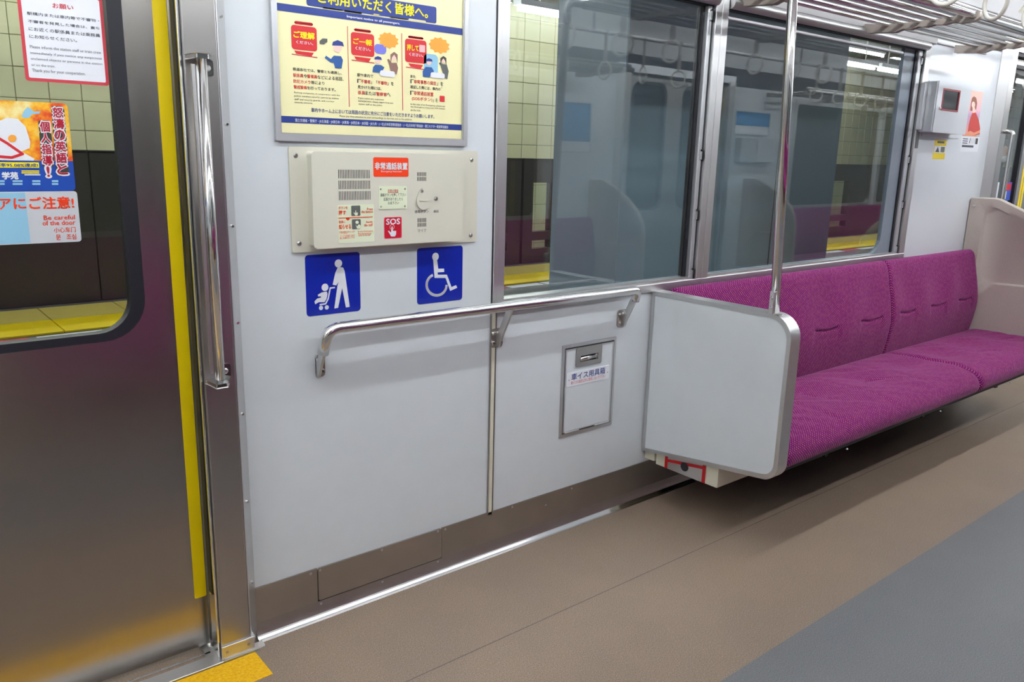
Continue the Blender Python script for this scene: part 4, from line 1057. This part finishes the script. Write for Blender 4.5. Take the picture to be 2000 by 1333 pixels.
# ================================================================== right-hand wall things
zr = ZM(1700, 60, 4.938)
cb = empty('instrument_box', (4.82, -.05, 1.57), 'white steel wall box with small red-rimmed window and key', 'wall box')
bz0, bz1 = 1.575, 1.835
mk('back_plate', box(4.590, 5.05, -.004, 0, bz0 - .02, bz1 + .01, .001, 1), M_white_r, cb)
YX = -.085
bx0 = W(1828, 210, YX)[0]; bx1 = W(1892, 215, YX)[0]
wx0, wz1 = W(*zr(708, 560), YX); wx1, wz0 = W(*zr(838, 782), YX)
mk('case', box(bx0, bx1, YX + .006, -.004, bz0, bz1, .004, 2), M_alu, cb)
lid = mk('lid', ring(rrect(bx0 - .001, bx1 + .001, bz0 - .001, bz1 + .001, .004, 3), rrect(wx0, wx1, wz0, wz1, .003, 3), 'y', YX, YX + .006), M_white_r, cb)
mk('window_rim', ring(rrect(wx0 - .003, wx1 + .003, wz0 - .003, wz1 + .003, .004, 3), rrect(wx0 + .006, wx1 - .006, wz0 + .006, wz1 - .006, .003, 3), 'y', YX - .002, YX + .004), mat('rim_red', srgb((150, 50, 60)), .5), lid)
mk('window_pane', box(wx0, wx1, YX + .003, YX + .0055, wz0, wz1), mat('dark_pane', (.03, .035, .04), .08), lid)
mk('hinge_bar', box(bx0 - .03, bx0 - .004, -.030, -.004, bz0 + .01, bz1 - .01, .003, 1), M_alu, cb)
kx, kz = W(*zr(668, 745), YX); lk = mk('lock', disc((kx, YX, kz), .010, 'y', .006), M_satin, lid)
mk('key', box(kx - .002, kx + .020, YX - .024, YX - .006, kz - .004, kz + .010, .002, 1), M_chrome, lk) if False else None
pd = empty('woman_poster', (5.2, 0, 1.56), 'poster of a woman in a red dress beside the wall box', 'poster')
def PW(*p): return W(*zr(*p), -.0012)
qx0, qz1 = W(1893, 176, -.001); qx1 = W(1921, 176, -.001)[0]; qz0 = W(1905, 267, -.001)[1]
M_sunset = mat('sunset_print', (.9, .6, .6), .4)
nt, b_ = nodes(M_sunset); g_ = N(nt, 'ShaderNodeNewGeometry'); sp_ = N(nt, 'ShaderNodeSeparateXYZ'); nt.links.new(g_.outputs['Position'], sp_.inputs[0])
mr = N(nt, 'ShaderNodeMapRange'); mr.inputs[1].default_value = qz0; mr.inputs[2].default_value = qz1; nt.links.new(sp_.outputs['Z'], mr.inputs[0])
rp = N(nt, 'ShaderNodeValToRGB'); rp.color_ramp.elements[0].color = (*srgb((240, 150, 120)), 1); rp.color_ramp.elements[1].color = (*srgb((250, 200, 180)), 1)
e = rp.color_ramp.elements.new(.45); e.color = (*srgb((190, 160, 200)), 1); e = rp.color_ramp.elements.new(.6); e.color = (*srgb((246, 190, 200)), 1)
nt.links.new(mr.outputs[0], rp.inputs[0]); nt.links.new(rp.outputs[0], b_.inputs['Base Color'])
mk('poster_sheet', box(qx0, qx1, -.001, 0, qz0, qz1), M_sunset, pd)
Yw = -.0016
mk('printed_dress', poly_px([zr(*p) for p in ((985, 790), (1015, 785), (1045, 860), (1058, 940), (1055, 1000), (1000, 1012), (935, 1012), (950, 900), (968, 830))], Yw), mat('dress_red', srgb((196, 52, 44)), .5), pd)
mk('printed_hair', poly_px([zr(*p) for p in ((1000, 632), (1022, 650), (1030, 700), (1020, 760), (985, 775), (962, 772), (970, 700), (980, 650))], Yw), mat('hair_auburn', srgb((150, 86, 60)), .5), pd)
mk('printed_face', poly_px([zr(993 + 17 * math.cos(k * .45), 715 + 32 * math.sin(k * .45)) for k in range(14)], Yw - .0004), M_skin, pd)
mk('printed_neck', poly_px([zr(*p) for p in ((985, 745), (1008, 740), (1015, 790), (985, 795))], Yw - .0003), M_skin, pd)
mk('printed_arm', poly_px([zr(*p) for p in ((905, 1005), (960, 965), (1000, 985), (1055, 960), (1055, 985), (1000, 1010), (905, 1018))], Yw - .0004), mat('arm_tan', srgb((226, 150, 116)), .5), pd)
wl = mk('info_leaflet', prism([W(*zr(*p), -.001) for p in ((862, 1165), (1034, 1168), (1052, 1030), (885, 1022))][:0] or [(W(1874, 295)[0], W(1874, 297)[1]), (W(1909, 297)[0], W(1909, 297)[1]), (W(1909, 297)[0], W(1912, 268)[1]), (W(1874, 295)[0], W(1912, 268)[1])], 'y', 0, -.0008), M_white_print, label='small white information sheet under the poster of the woman', cat='notice')
lx0, lx1 = W(1874, 295)[0], W(1909, 297)[0]; lz0, lz1 = W(1909, 297)[1], W(1912, 268)[1]
for k in range(3): mk('printed_line', flat([(lx0 + .02, lz1 - .018 - .012 * k), (lx0 + .09, lz1 - .018 - .012 * k), (lx0 + .09, lz1 - .013 - .012 * k), (lx0 + .02, lz1 - .013 - .012 * k)], -.0013), M_ink, wl)
for k in range(4): mk('printed_product', flat([(lx0 + .11 + .022 * k, lz1 - .040), (lx0 + .118 + .022 * k, lz1 - .040), (lx0 + .126 + .022 * k, lz1 - .010), (lx0 + .118 + .022 * k, lz1 - .010)], -.0013), M_inkdark if k == 0 else M_greylabel, wl)
mk('printed_phone', flat(rrect(lx1 - .055, lx1 - .022, lz1 - .042, lz1 - .008, .004, 3), -.0013), M_inkdark, wl)
mk('printed_line', flat([(lx0 + .02, lz0 + .024), (lx0 + .18, lz0 + .024), (lx0 + .18, lz0 + .036), (lx0 + .02, lz0 + .036)], -.0013), M_ink, wl)
ys = mk('warning_sticker', prism([(W(1821, 310)[0], W(1831, 311)[1]), (W(1844, 311)[0], W(1831, 311)[1]), (W(1844, 311)[0], W(1836, 273)[1]), (W(1821, 310)[0], W(1836, 273)[1])], 'y', 0, -.0008), mat('sticker_yellow', srgb((232, 206, 20)), .4), label='yellow and white warning sticker below the wall box', cat='sticker')
a0, a1 = W(1821, 310)[0], W(1844, 311)[0]; c0_, c1_ = W(1831, 311)[1], W(1836, 273)[1]; hh = c1_ - c0_
mk('white_field', flat([(a0 + .004, c0_ + hh * .32), (a1 - .004, c0_ + hh * .32), (a1 - .004, c0_ + hh * .68), (a0 + .004, c0_ + hh * .68)], -.0013), M_white_print, ys)
mk('warning_triangle', flat([(a0 + .02, c0_ + hh * .36), (a0 + .07, c0_ + hh * .36), (a0 + .045, c0_ + hh * .64)], -.0018), M_inkdark, ys)
mk('printed_block', flat([(a0 + .085, c0_ + hh * .36), (a1 - .015, c0_ + hh * .36), (a1 - .015, c0_ + hh * .64), (a0 + .085, c0_ + hh * .64)], -.0018), M_greyprint, ys)
mk('printed_line', flat([(a0 + .03, c0_ + hh * .82), (a1 - .03, c0_ + hh * .82), (a1 - .03, c0_ + hh * .92), (a0 + .03, c0_ + hh * .92)], -.0018), M_inkdark, ys)
nl = mk('narrow_label', prism([(4.517, W(1793, 290)[1]), (4.549, W(1793, 290)[1]), (4.549, W(1797, 240)[1]), (4.517, W(1797, 240)[1])], 'y', -.0065, -.0085), M_greyprint, label='narrow dark grey label strip on the window frame', cat='label')
for nm, wd, pxs, mt, lab in (('door_sticker', .10, (1958, 1975), mat('sticker_blue', srgb((60, 90, 190)), .4), 'blue, red and white sticker on the farther door window'), ('white_door_sticker', .06, (1943, 1950), M_white_print, 'narrow white sticker on the farther door window')):
    u0, u1 = W(pxs[0], 370, .052)[0], W(pxs[1], 370, .052)[0]; v0, v1 = W(1960, 392, .052)[1], W(1962, 356, .052)[1]
    o = mk(nm, prism(rrect(u0, u1, v0, v1, .006, 3), 'y', .052, .0515), mt, label=lab, cat='sticker')
    if nm == 'door_sticker':
        mk('red_field', flat([(u0 + .01, v1 - .055), (u1 - .01, v1 - .055), (u1 - .01, v1 - .008), (u0 + .01, v1 - .008)], .0511), M_red, o)
        mk('white_field', flat([(u0 + .006, v0 + .01), (u0 + (u1 - u0) * .5, v0 + .01), (u0 + (u1 - u0) * .5, v1 - .06), (u0 + .006, v1 - .06)], .0511), M_white_print, o)

# posters on the opposite wall (seen in the window reflections)
M_adblue = mat('poster_blue', srgb((40, 130, 190)), .4)
for nm, a, b, z0, z1, lab in (('wall_poster', 4.42, 4.80, 1.42, 1.82, 'blue framed poster on the opposite wall by the opposite door'), ('wall_poster', 6.72, 7.30, 1.63, 1.86, 'blue framed poster past the opposite door')):
    o = empty(nm, ((a + b) / 2, YB, z0), lab, 'poster')
    mk('frame', ring(rrect(a, b, z0, z1, .003, 2), rrect(a + .012, b - .012, z0 + .012, z1 - .012, .002, 2), 'y', YB, YB + .010), M_alu, o)
    mk('poster_sheet', box(a + .01, b - .01, YB, YB + .004, z0 + .01, z1 - .01), M_adblue, o)
    mk('white_foot', box(a + .012, b - .012, YB + .004, YB + .0045, z0 + .012, z0 + .09), M_white_print, o)
o = empty('wall_cabinet', (7.03, YB, 1.37), 'grey wall cabinet under the blue poster past the opposite door', 'wall box')
mk('case', box(6.76, 7.30, YB, YB + .07, 1.37, 1.60, .004, 1), M_alu, o); mk('lid', box(7.03, 7.29, YB + .07, YB + .074, 1.38, 1.59), M_white_r, o)

# ================================================================== the station outside
M_tile = mat('station_tile', srgb((224, 220, 178)), .3)
M_grout = mat('tile_grout', srgb((150, 146, 116)), .7)
YT_, TS = 9.0, .345
sw = struct_root('wall_station', (9, YT_, -1.2), 'cream tiled station wall beyond the far track', 'wall')
mk('grout_bed', box(-6, 34, YT_ + .012, YT_ + .2, -1.2, 4.0), M_grout, sw)
# tiles: those in sight through the glass singly, the rest as one part
xt0 = W(1020, 243, YT_)[0] % TS; zt0 = W(1020, 243, YT_)[1]
tm = None; rest = []; cnt = 0
def in_view(x, z):
    for (u0, v0, u1, v1) in ((0, 0, 300, 340), (970, 60, 1130, 520), (1560, 60, 1790, 470), (1920, 80, 2010, 420)):
        P0 = Vector((x, YT_ + CAM_D, z - CAM_H)); wq = P0.dot(FW)
        if wq > 0:
            px = 1000 + F_PX * P0.dot(RT) / wq; py = 666.5 - F_PX * P0.dot(UP) / wq
            if u0 < px < u1 and v0 < py < v1: return True
    return False
gap = .0045
for r_ in range(-7, 9):
    for c_ in range(-16, 96):
        x = xt0 + c_ * TS; z = zt0 + r_ * TS
        if z < -1.2 or z + TS > 4.0: continue
        if in_view(x + TS / 2, z + TS / 2) and z > .3 and cnt < 300:
            cnt += 1
            if tm is None:
                tile0 = mk('wall_tile', box(x + gap, x + TS - gap, YT_, YT_ + .015, z + gap, z + TS - gap, .004, 1), M_tile, sw); tm = (x, z, tile0)
            else:
                o = tile0.copy(); COL.objects.link(o); o.parent = sw; o.location = (x - tm[0], 0, z - tm[1])
        elif z > -.9: rest.append(box(x + gap, x + TS - gap, YT_, YT_ + .015, z + gap, z + TS - gap))
mk('wall_tile_field', join(*rest), M_tile, sw, kind='stuff')
M_plat = mat('platform_floor', srgb((92, 92, 92)), .4)
pf = struct_root('floor_platform', (9, 3, 0), 'dark grey station platform floor outside the train', 'floor')
mk('platform_slab', box(-6, 30, .22, 6.25, -1.0, -.02), M_plat, pf)
mk('platform_edge', box(-6, 30, .19, .24, -1.0, -.018), mat('edge_concrete', srgb((150, 150, 146)), .6), pf)
structure('floor_track', box(-6, 34, 6.25, 9.2, -1.25, -1.2), mat('track_bed', srgb((50, 48, 46)), .8), 'dark track bed in front of the tiled station wall', 'floor')
structure('ceiling_station', box(-6, 34, .25, 9.3, 3.90, 4.0), mat('station_ceiling', srgb((120, 122, 120)), .7), 'grey station ceiling', 'ceiling')
M_tact = mat('tactile_yellow', srgb((246, 214, 6)), .5); bump(M_tact, 60, .6, .004)
M_pale = mat('pale_yellow_tile', srgb((206, 186, 96)), .5)
tl = empty('tactile_paving', (9, 5.2, -.02), 'row of yellow tactile paving tiles along the far platform edge', 'paving')
a = b = None
for k in range(46):
    x = -3.0 + .6 * k
    if a is None:
        a = mk('tactile_tile', box(x + .004, x + .596, 4.72, 5.22, -.02, -.004, .002, 1), M_tact, tl); b = mk('pale_tile', box(x + .004, x + .596, 5.23, 5.80, -.02, -.006, .002, 1), M_pale, tl)
    else:
        for q in (a, b):
            o = q.copy(); COL.objects.link(o); o.parent = tl; o.location = (.6 * k, 0, 0)
wm = empty('edge_marking', (3, 4.6, -.02), 'white and red dashed marking line in front of the yellow tiles', 'marking')
for k in range(40): mk('marking_dash', box(-3 + .5 * k, -2.55 + .5 * k, 4.56, 4.68, -.02, -.017), M_border if k % 3 == 1 else M_white_print, wm)
# half-height platform screen doors on the far edge
M_psd = mat('screen_door_dark', srgb((70, 66, 62)), .35, .3)
M_psdf = mat('screen_door_frame', srgb((120, 122, 122)), .4, .5)
YSD = 5.98
def psd(x0, x1, holes, label):
    r = empty('platform_gate', ((x0 + x1) / 2, YSD, -.02), label, 'platform gate')
    zt = 1.325
    xs = sorted({x0, x1, *[h[0] for h in holes], *[h[1] for h in holes]}); 
    if not holes: mk('gate_panel', box(x0, x1, YSD, YSD + .12, -.02, zt, .006, 1), M_psd, r)
    else:
        hx0, hx1 = holes[0][0], holes[0][1]
        mk('gate_stile', box(x0, hx0, YSD, YSD + .12, -.02, zt), M_psd, r); mk('gate_stile', box(hx1, x1, YSD, YSD + .12, -.02, zt), M_psd, r)
        zz = -.02
        for (_, _, z0, z1) in sorted(holes, key=lambda h: h[2]):
            mk('gate_rail', box(hx0, hx1, YSD, YSD + .12, zz, z0), M_psd, r)
            mk('gate_pane', box(hx0, hx1, YSD + .05, YSD + .055, z0, z1), M_doorglass, r); zz = z1
        mk('gate_rail', box(hx0, hx1, YSD, YSD + .12, zz, zt), M_psd, r)
    mk('gate_cap', box(x0, x1, YSD - .01, YSD + .13, zt, zt + .012), M_psd, r)
    return r
h1 = (W(1041, 400, YSD)[0], W(1078, 400, YSD)[0]); hz = (W(1060, 452, YSD)[1], W(1062, 357, YSD)[1]); hz2 = (W(1058, 485, YSD)[1], W(1058, 469, YSD)[1])
wdt = h1[1] - h1[0]
psd(-5, 1.75, [], 'plain dark platform gate panel seen through the stickered door')
psd(1.755, 5.30, [], 'plain dark platform gate panel beside the windowed gates')
xm = W(1019, 420, YSD)[0]
psd(5.33, xm - .02, [(W(955, 400, YSD)[0], W(992, 400, YSD)[0], *hz), (W(955, 400, YSD)[0], W(992, 400, YSD)[0], *hz2)], 'windowed dark platform gate left of the gate joint')
psd(xm + .02, xm + .02 + 1.3, [(*h1, *hz), (*h1, *hz2)], 'windowed dark platform gate right of the gate joint')
psd(xm + 1.35, 13.0, [], 'plain dark platform gate panel hidden behind the station pillar')
g2 = (W(1622, 400, YSD)[0], W(1655, 400, YSD)[0])
psd(13.03, 16.4, [(*g2, *hz), (*g2, *hz2)], 'windowed dark platform gate seen past the station pillar')
psd(16.43, 24, [], 'plain dark platform gate panel toward the platform end')
# pillar close to the train
M_pil = mat('pillar_cladding', srgb((146, 163, 178)), .4)
sp2 = empty('station_pillar', (4.3, 1.15, -.02), 'wide dark grey clad pillar standing on the platform outside the windows', 'pillar')
px0, px1 = W(1215, 300, .80)[0], W(1634, 322, .80)[0]
mk('cladding', box(px0, px1, .80, 1.322, -.02, 3.90, .006, 1), M_pil, sp2)
for k in range(1, 3): mk('cladding_joint', box(px0 + (px1 - px0) * k / 3 - .004, px0 + (px1 - px0) * k / 3 + .004, .798, .801, -.02, 3.90), M_dark, sp2)
mk('base_trim', box(px0 - .005, px1 + .005, .79, 1.332, -.02, .12), M_psdf, sp2)
# station lamps
for k, x in enumerate([-3 + 1.95 * i for i in range(12)]):
    if k == 0:
        l0 = empty('station_lamp', (x, 5.0, 3.90), 'bare fluorescent station lamp under the platform ceiling', 'lamp', 'station lamps')
        mk('housing', box(x - .92, x + .92, 4.93, 5.07, 2.94, 3.0, .004, 1), M_ceil, l0); mk('tube', tube([(x - .9, 5.0, 2.90), (x + .9, 5.0, 2.90)], .022, 10), M_stube, l0, smooth=True)
        for q in (-.6, .6): mk('hanger', tube([(x + q, 5.0, 3.0), (x + q, 5.0, 3.8999)], .01, 8), M_steel, l0)
    else: copy_tree(l0, (1.95 * k, 0, 0))
for k, x in enumerate([-3 + 1.95 * i for i in range(12)]):
    if k == 0:
        l0 = empty('station_lamp', (x, 7.9, 3.90), 'fluorescent station lamp above the far track', 'lamp', 'lamps above the far track')
        mk('housing', box(x - .92, x + .92, 7.83, 7.97, 3.85, 3.8995, .004, 1), M_ceil, l0); mk('tube', tube([(x - .9, 7.9, 3.815), (x + .9, 7.9, 3.815)], .022, 10), M_stube, l0, smooth=True)
        mk('socket', box(x - .93, x - .90, 7.87, 7.93, 3.78, 3.851), M_ceil, l0); mk('socket', box(x + .90, x + .93, 7.87, 7.93, 3.78, 3.851), M_ceil, l0)
    else: copy_tree(l0, (1.95 * k, 0, 0))

for k, x in enumerate([-3 + 1.95 * i for i in range(10)]):  # unseen lamp row, added to brighten the pillar front
    if k == 0:
        l0 = empty('station_lamp', (x, .62, 3.90), 'added unseen fluorescent lamp above the platform edge, lighting the pillar outside the train', 'lamp', 'added lamps above the near platform edge')
        mk('housing', box(x - .92, x + .92, .55, .69, 3.85, 3.8995, .004, 1), M_ceil, l0); mk('tube', tube([(x - .9, .62, 3.815), (x + .9, .62, 3.815)], .022, 10), M_stube, l0, smooth=True)
        mk('socket', box(x - .93, x - .90, .59, .65, 3.78, 3.851), M_ceil, l0); mk('socket', box(x + .90, x + .93, .59, .65, 3.78, 3.851), M_ceil, l0)
    else: copy_tree(l0, (1.95 * k, 0, 0))

# ---- person waiting on the platform, seen through the farther door window
def person(x, y, h):
    r = empty('person', (x, y, -.02), 'person with dark hair and white face mask in a dark teal coat on the platform', 'person')
    s = h / 1.65
    def skin(name, vs, es, rad, m, parent, sub=2):
        me = bpy.data.meshes.new(name); me.from_pydata([(v[0] * s, v[1] * s, v[2] * s) for v in vs], es, [])
        o = bpy.data.objects.new(name, me); COL.objects.link(o); o.parent = parent; ORG[o.name] = ORG[r.name]
        md = o.modifiers.new('skin', 'SKIN'); sv = me.skin_vertices[0].data if me.skin_vertices else None
        if sv is None:
            bm = bmesh.new(); bm.from_mesh(me); bm.verts.layers.skin.verify(); bm.to_mesh(me); bm.free(); sv = me.skin_vertices[0].data
        for q, ra in zip(sv, rad): q.radius = (ra[0] * s, ra[1] * s)
        sv[0].use_root = True
        o.modifiers.new('sub', 'SUBSURF').levels = sub; o.modifiers['sub'].render_levels = sub
        me.materials.append(m)
        return o
    teal = mat('coat_teal', srgb((44, 66, 74)), .7)
    V = [(0, 0, .92), (0, 0, 1.12), (0, 0, 1.32), (0, 0, 1.42), (0, -.01, 1.50), (.16, 0, 1.36), (.21, -.01, 1.10), (.20, -.07, .86), (-.16, 0, 1.36), (-.21, -.01, 1.10), (-.20, -.07, .86), (.09, 0, .85), (.10, -.01, .48), (.10, .01, .08), (.10, -.10, .04), (-.09, 0, .85), (-.10, -.01, .48), (-.10, .01, .08), (-.10, -.10, .04), (0, -.012, 1.60)]
    E_ = [(0, 1), (1, 2), (2, 3), (3, 4), (2, 5), (5, 6), (6, 7), (2, 8), (8, 9), (9, 10), (0, 11), (11, 12), (12, 13), (13, 14), (0, 15), (15, 16), (16, 17), (17, 18), (4, 19)]
    Rr = [(.15, .11), (.14, .10), (.15, .10), (.06, .06), (.05, .05), (.06, .06), (.045, .045), (.032, .032), (.06, .06), (.045, .045), (.032, .032), (.085, .085), (.06, .06), (.042, .042), (.04, .03), (.085, .085), (.06, .06), (.042, .042), (.04, .03), (.05, .055)]
    body = skin('body', V, E_, Rr, teal, r)
    def ell(c, rx, ry, rz, cut=None, n=18, k=12):
        vs, fs = [], []
        for i in range(k + 1):
            ph = math.pi * i / k
            for j in range(n):
                t = 2 * math.pi * j / n; vs.append((x + s * (c[0] + rx * math.sin(ph) * math.cos(t)), y + s * (c[1] + ry * math.sin(ph) * math.sin(t)), -.02 + s * (c[2] + rz * math.cos(ph))))
        for i in range(k):
            for j in range(n):
                fs.append((i * n + j, i * n + (j + 1) % n, (i + 1) * n + (j + 1) % n, (i + 1) * n + j))
        return vs, fs
    hd_ = mk('head', ell((0, -.012, 1.59), .078, .095, .115), mat('skin_tone', srgb((214, 170, 148)), .5), r, smooth=True)
    mk('hair', ell((0, .014, 1.622), .090, .095, .100), mat('hair_black', srgb((24, 24, 22)), .5), r, smooth=True)
    mk('face_mask', ell((0, -.060, 1.545), .066, .055, .050), mat('mask_white', srgb((236, 236, 236)), .7), r, smooth=True)
    for q in (-1, 1):
        mk('ear', ell((q * .080, .0, 1.585), .012, .02, .03, n=8, k=6), MATS['skin_tone'], r, smooth=True)
        mk('eye', ell((q * .030, -.101, 1.604), .011, .006, .006, n=8, k=6), M_rubber, r, smooth=True)
    mk('nose', ell((0, -.108, 1.580), .012, .014, .022, n=8, k=6), MATS['skin_tone'], r, smooth=True)
    return r
pxx, pzz = W(1952, 300, 1.9)
person(pxx, 1.9, (pzz + .02) / 1.60 * 1.65)
flush_text()
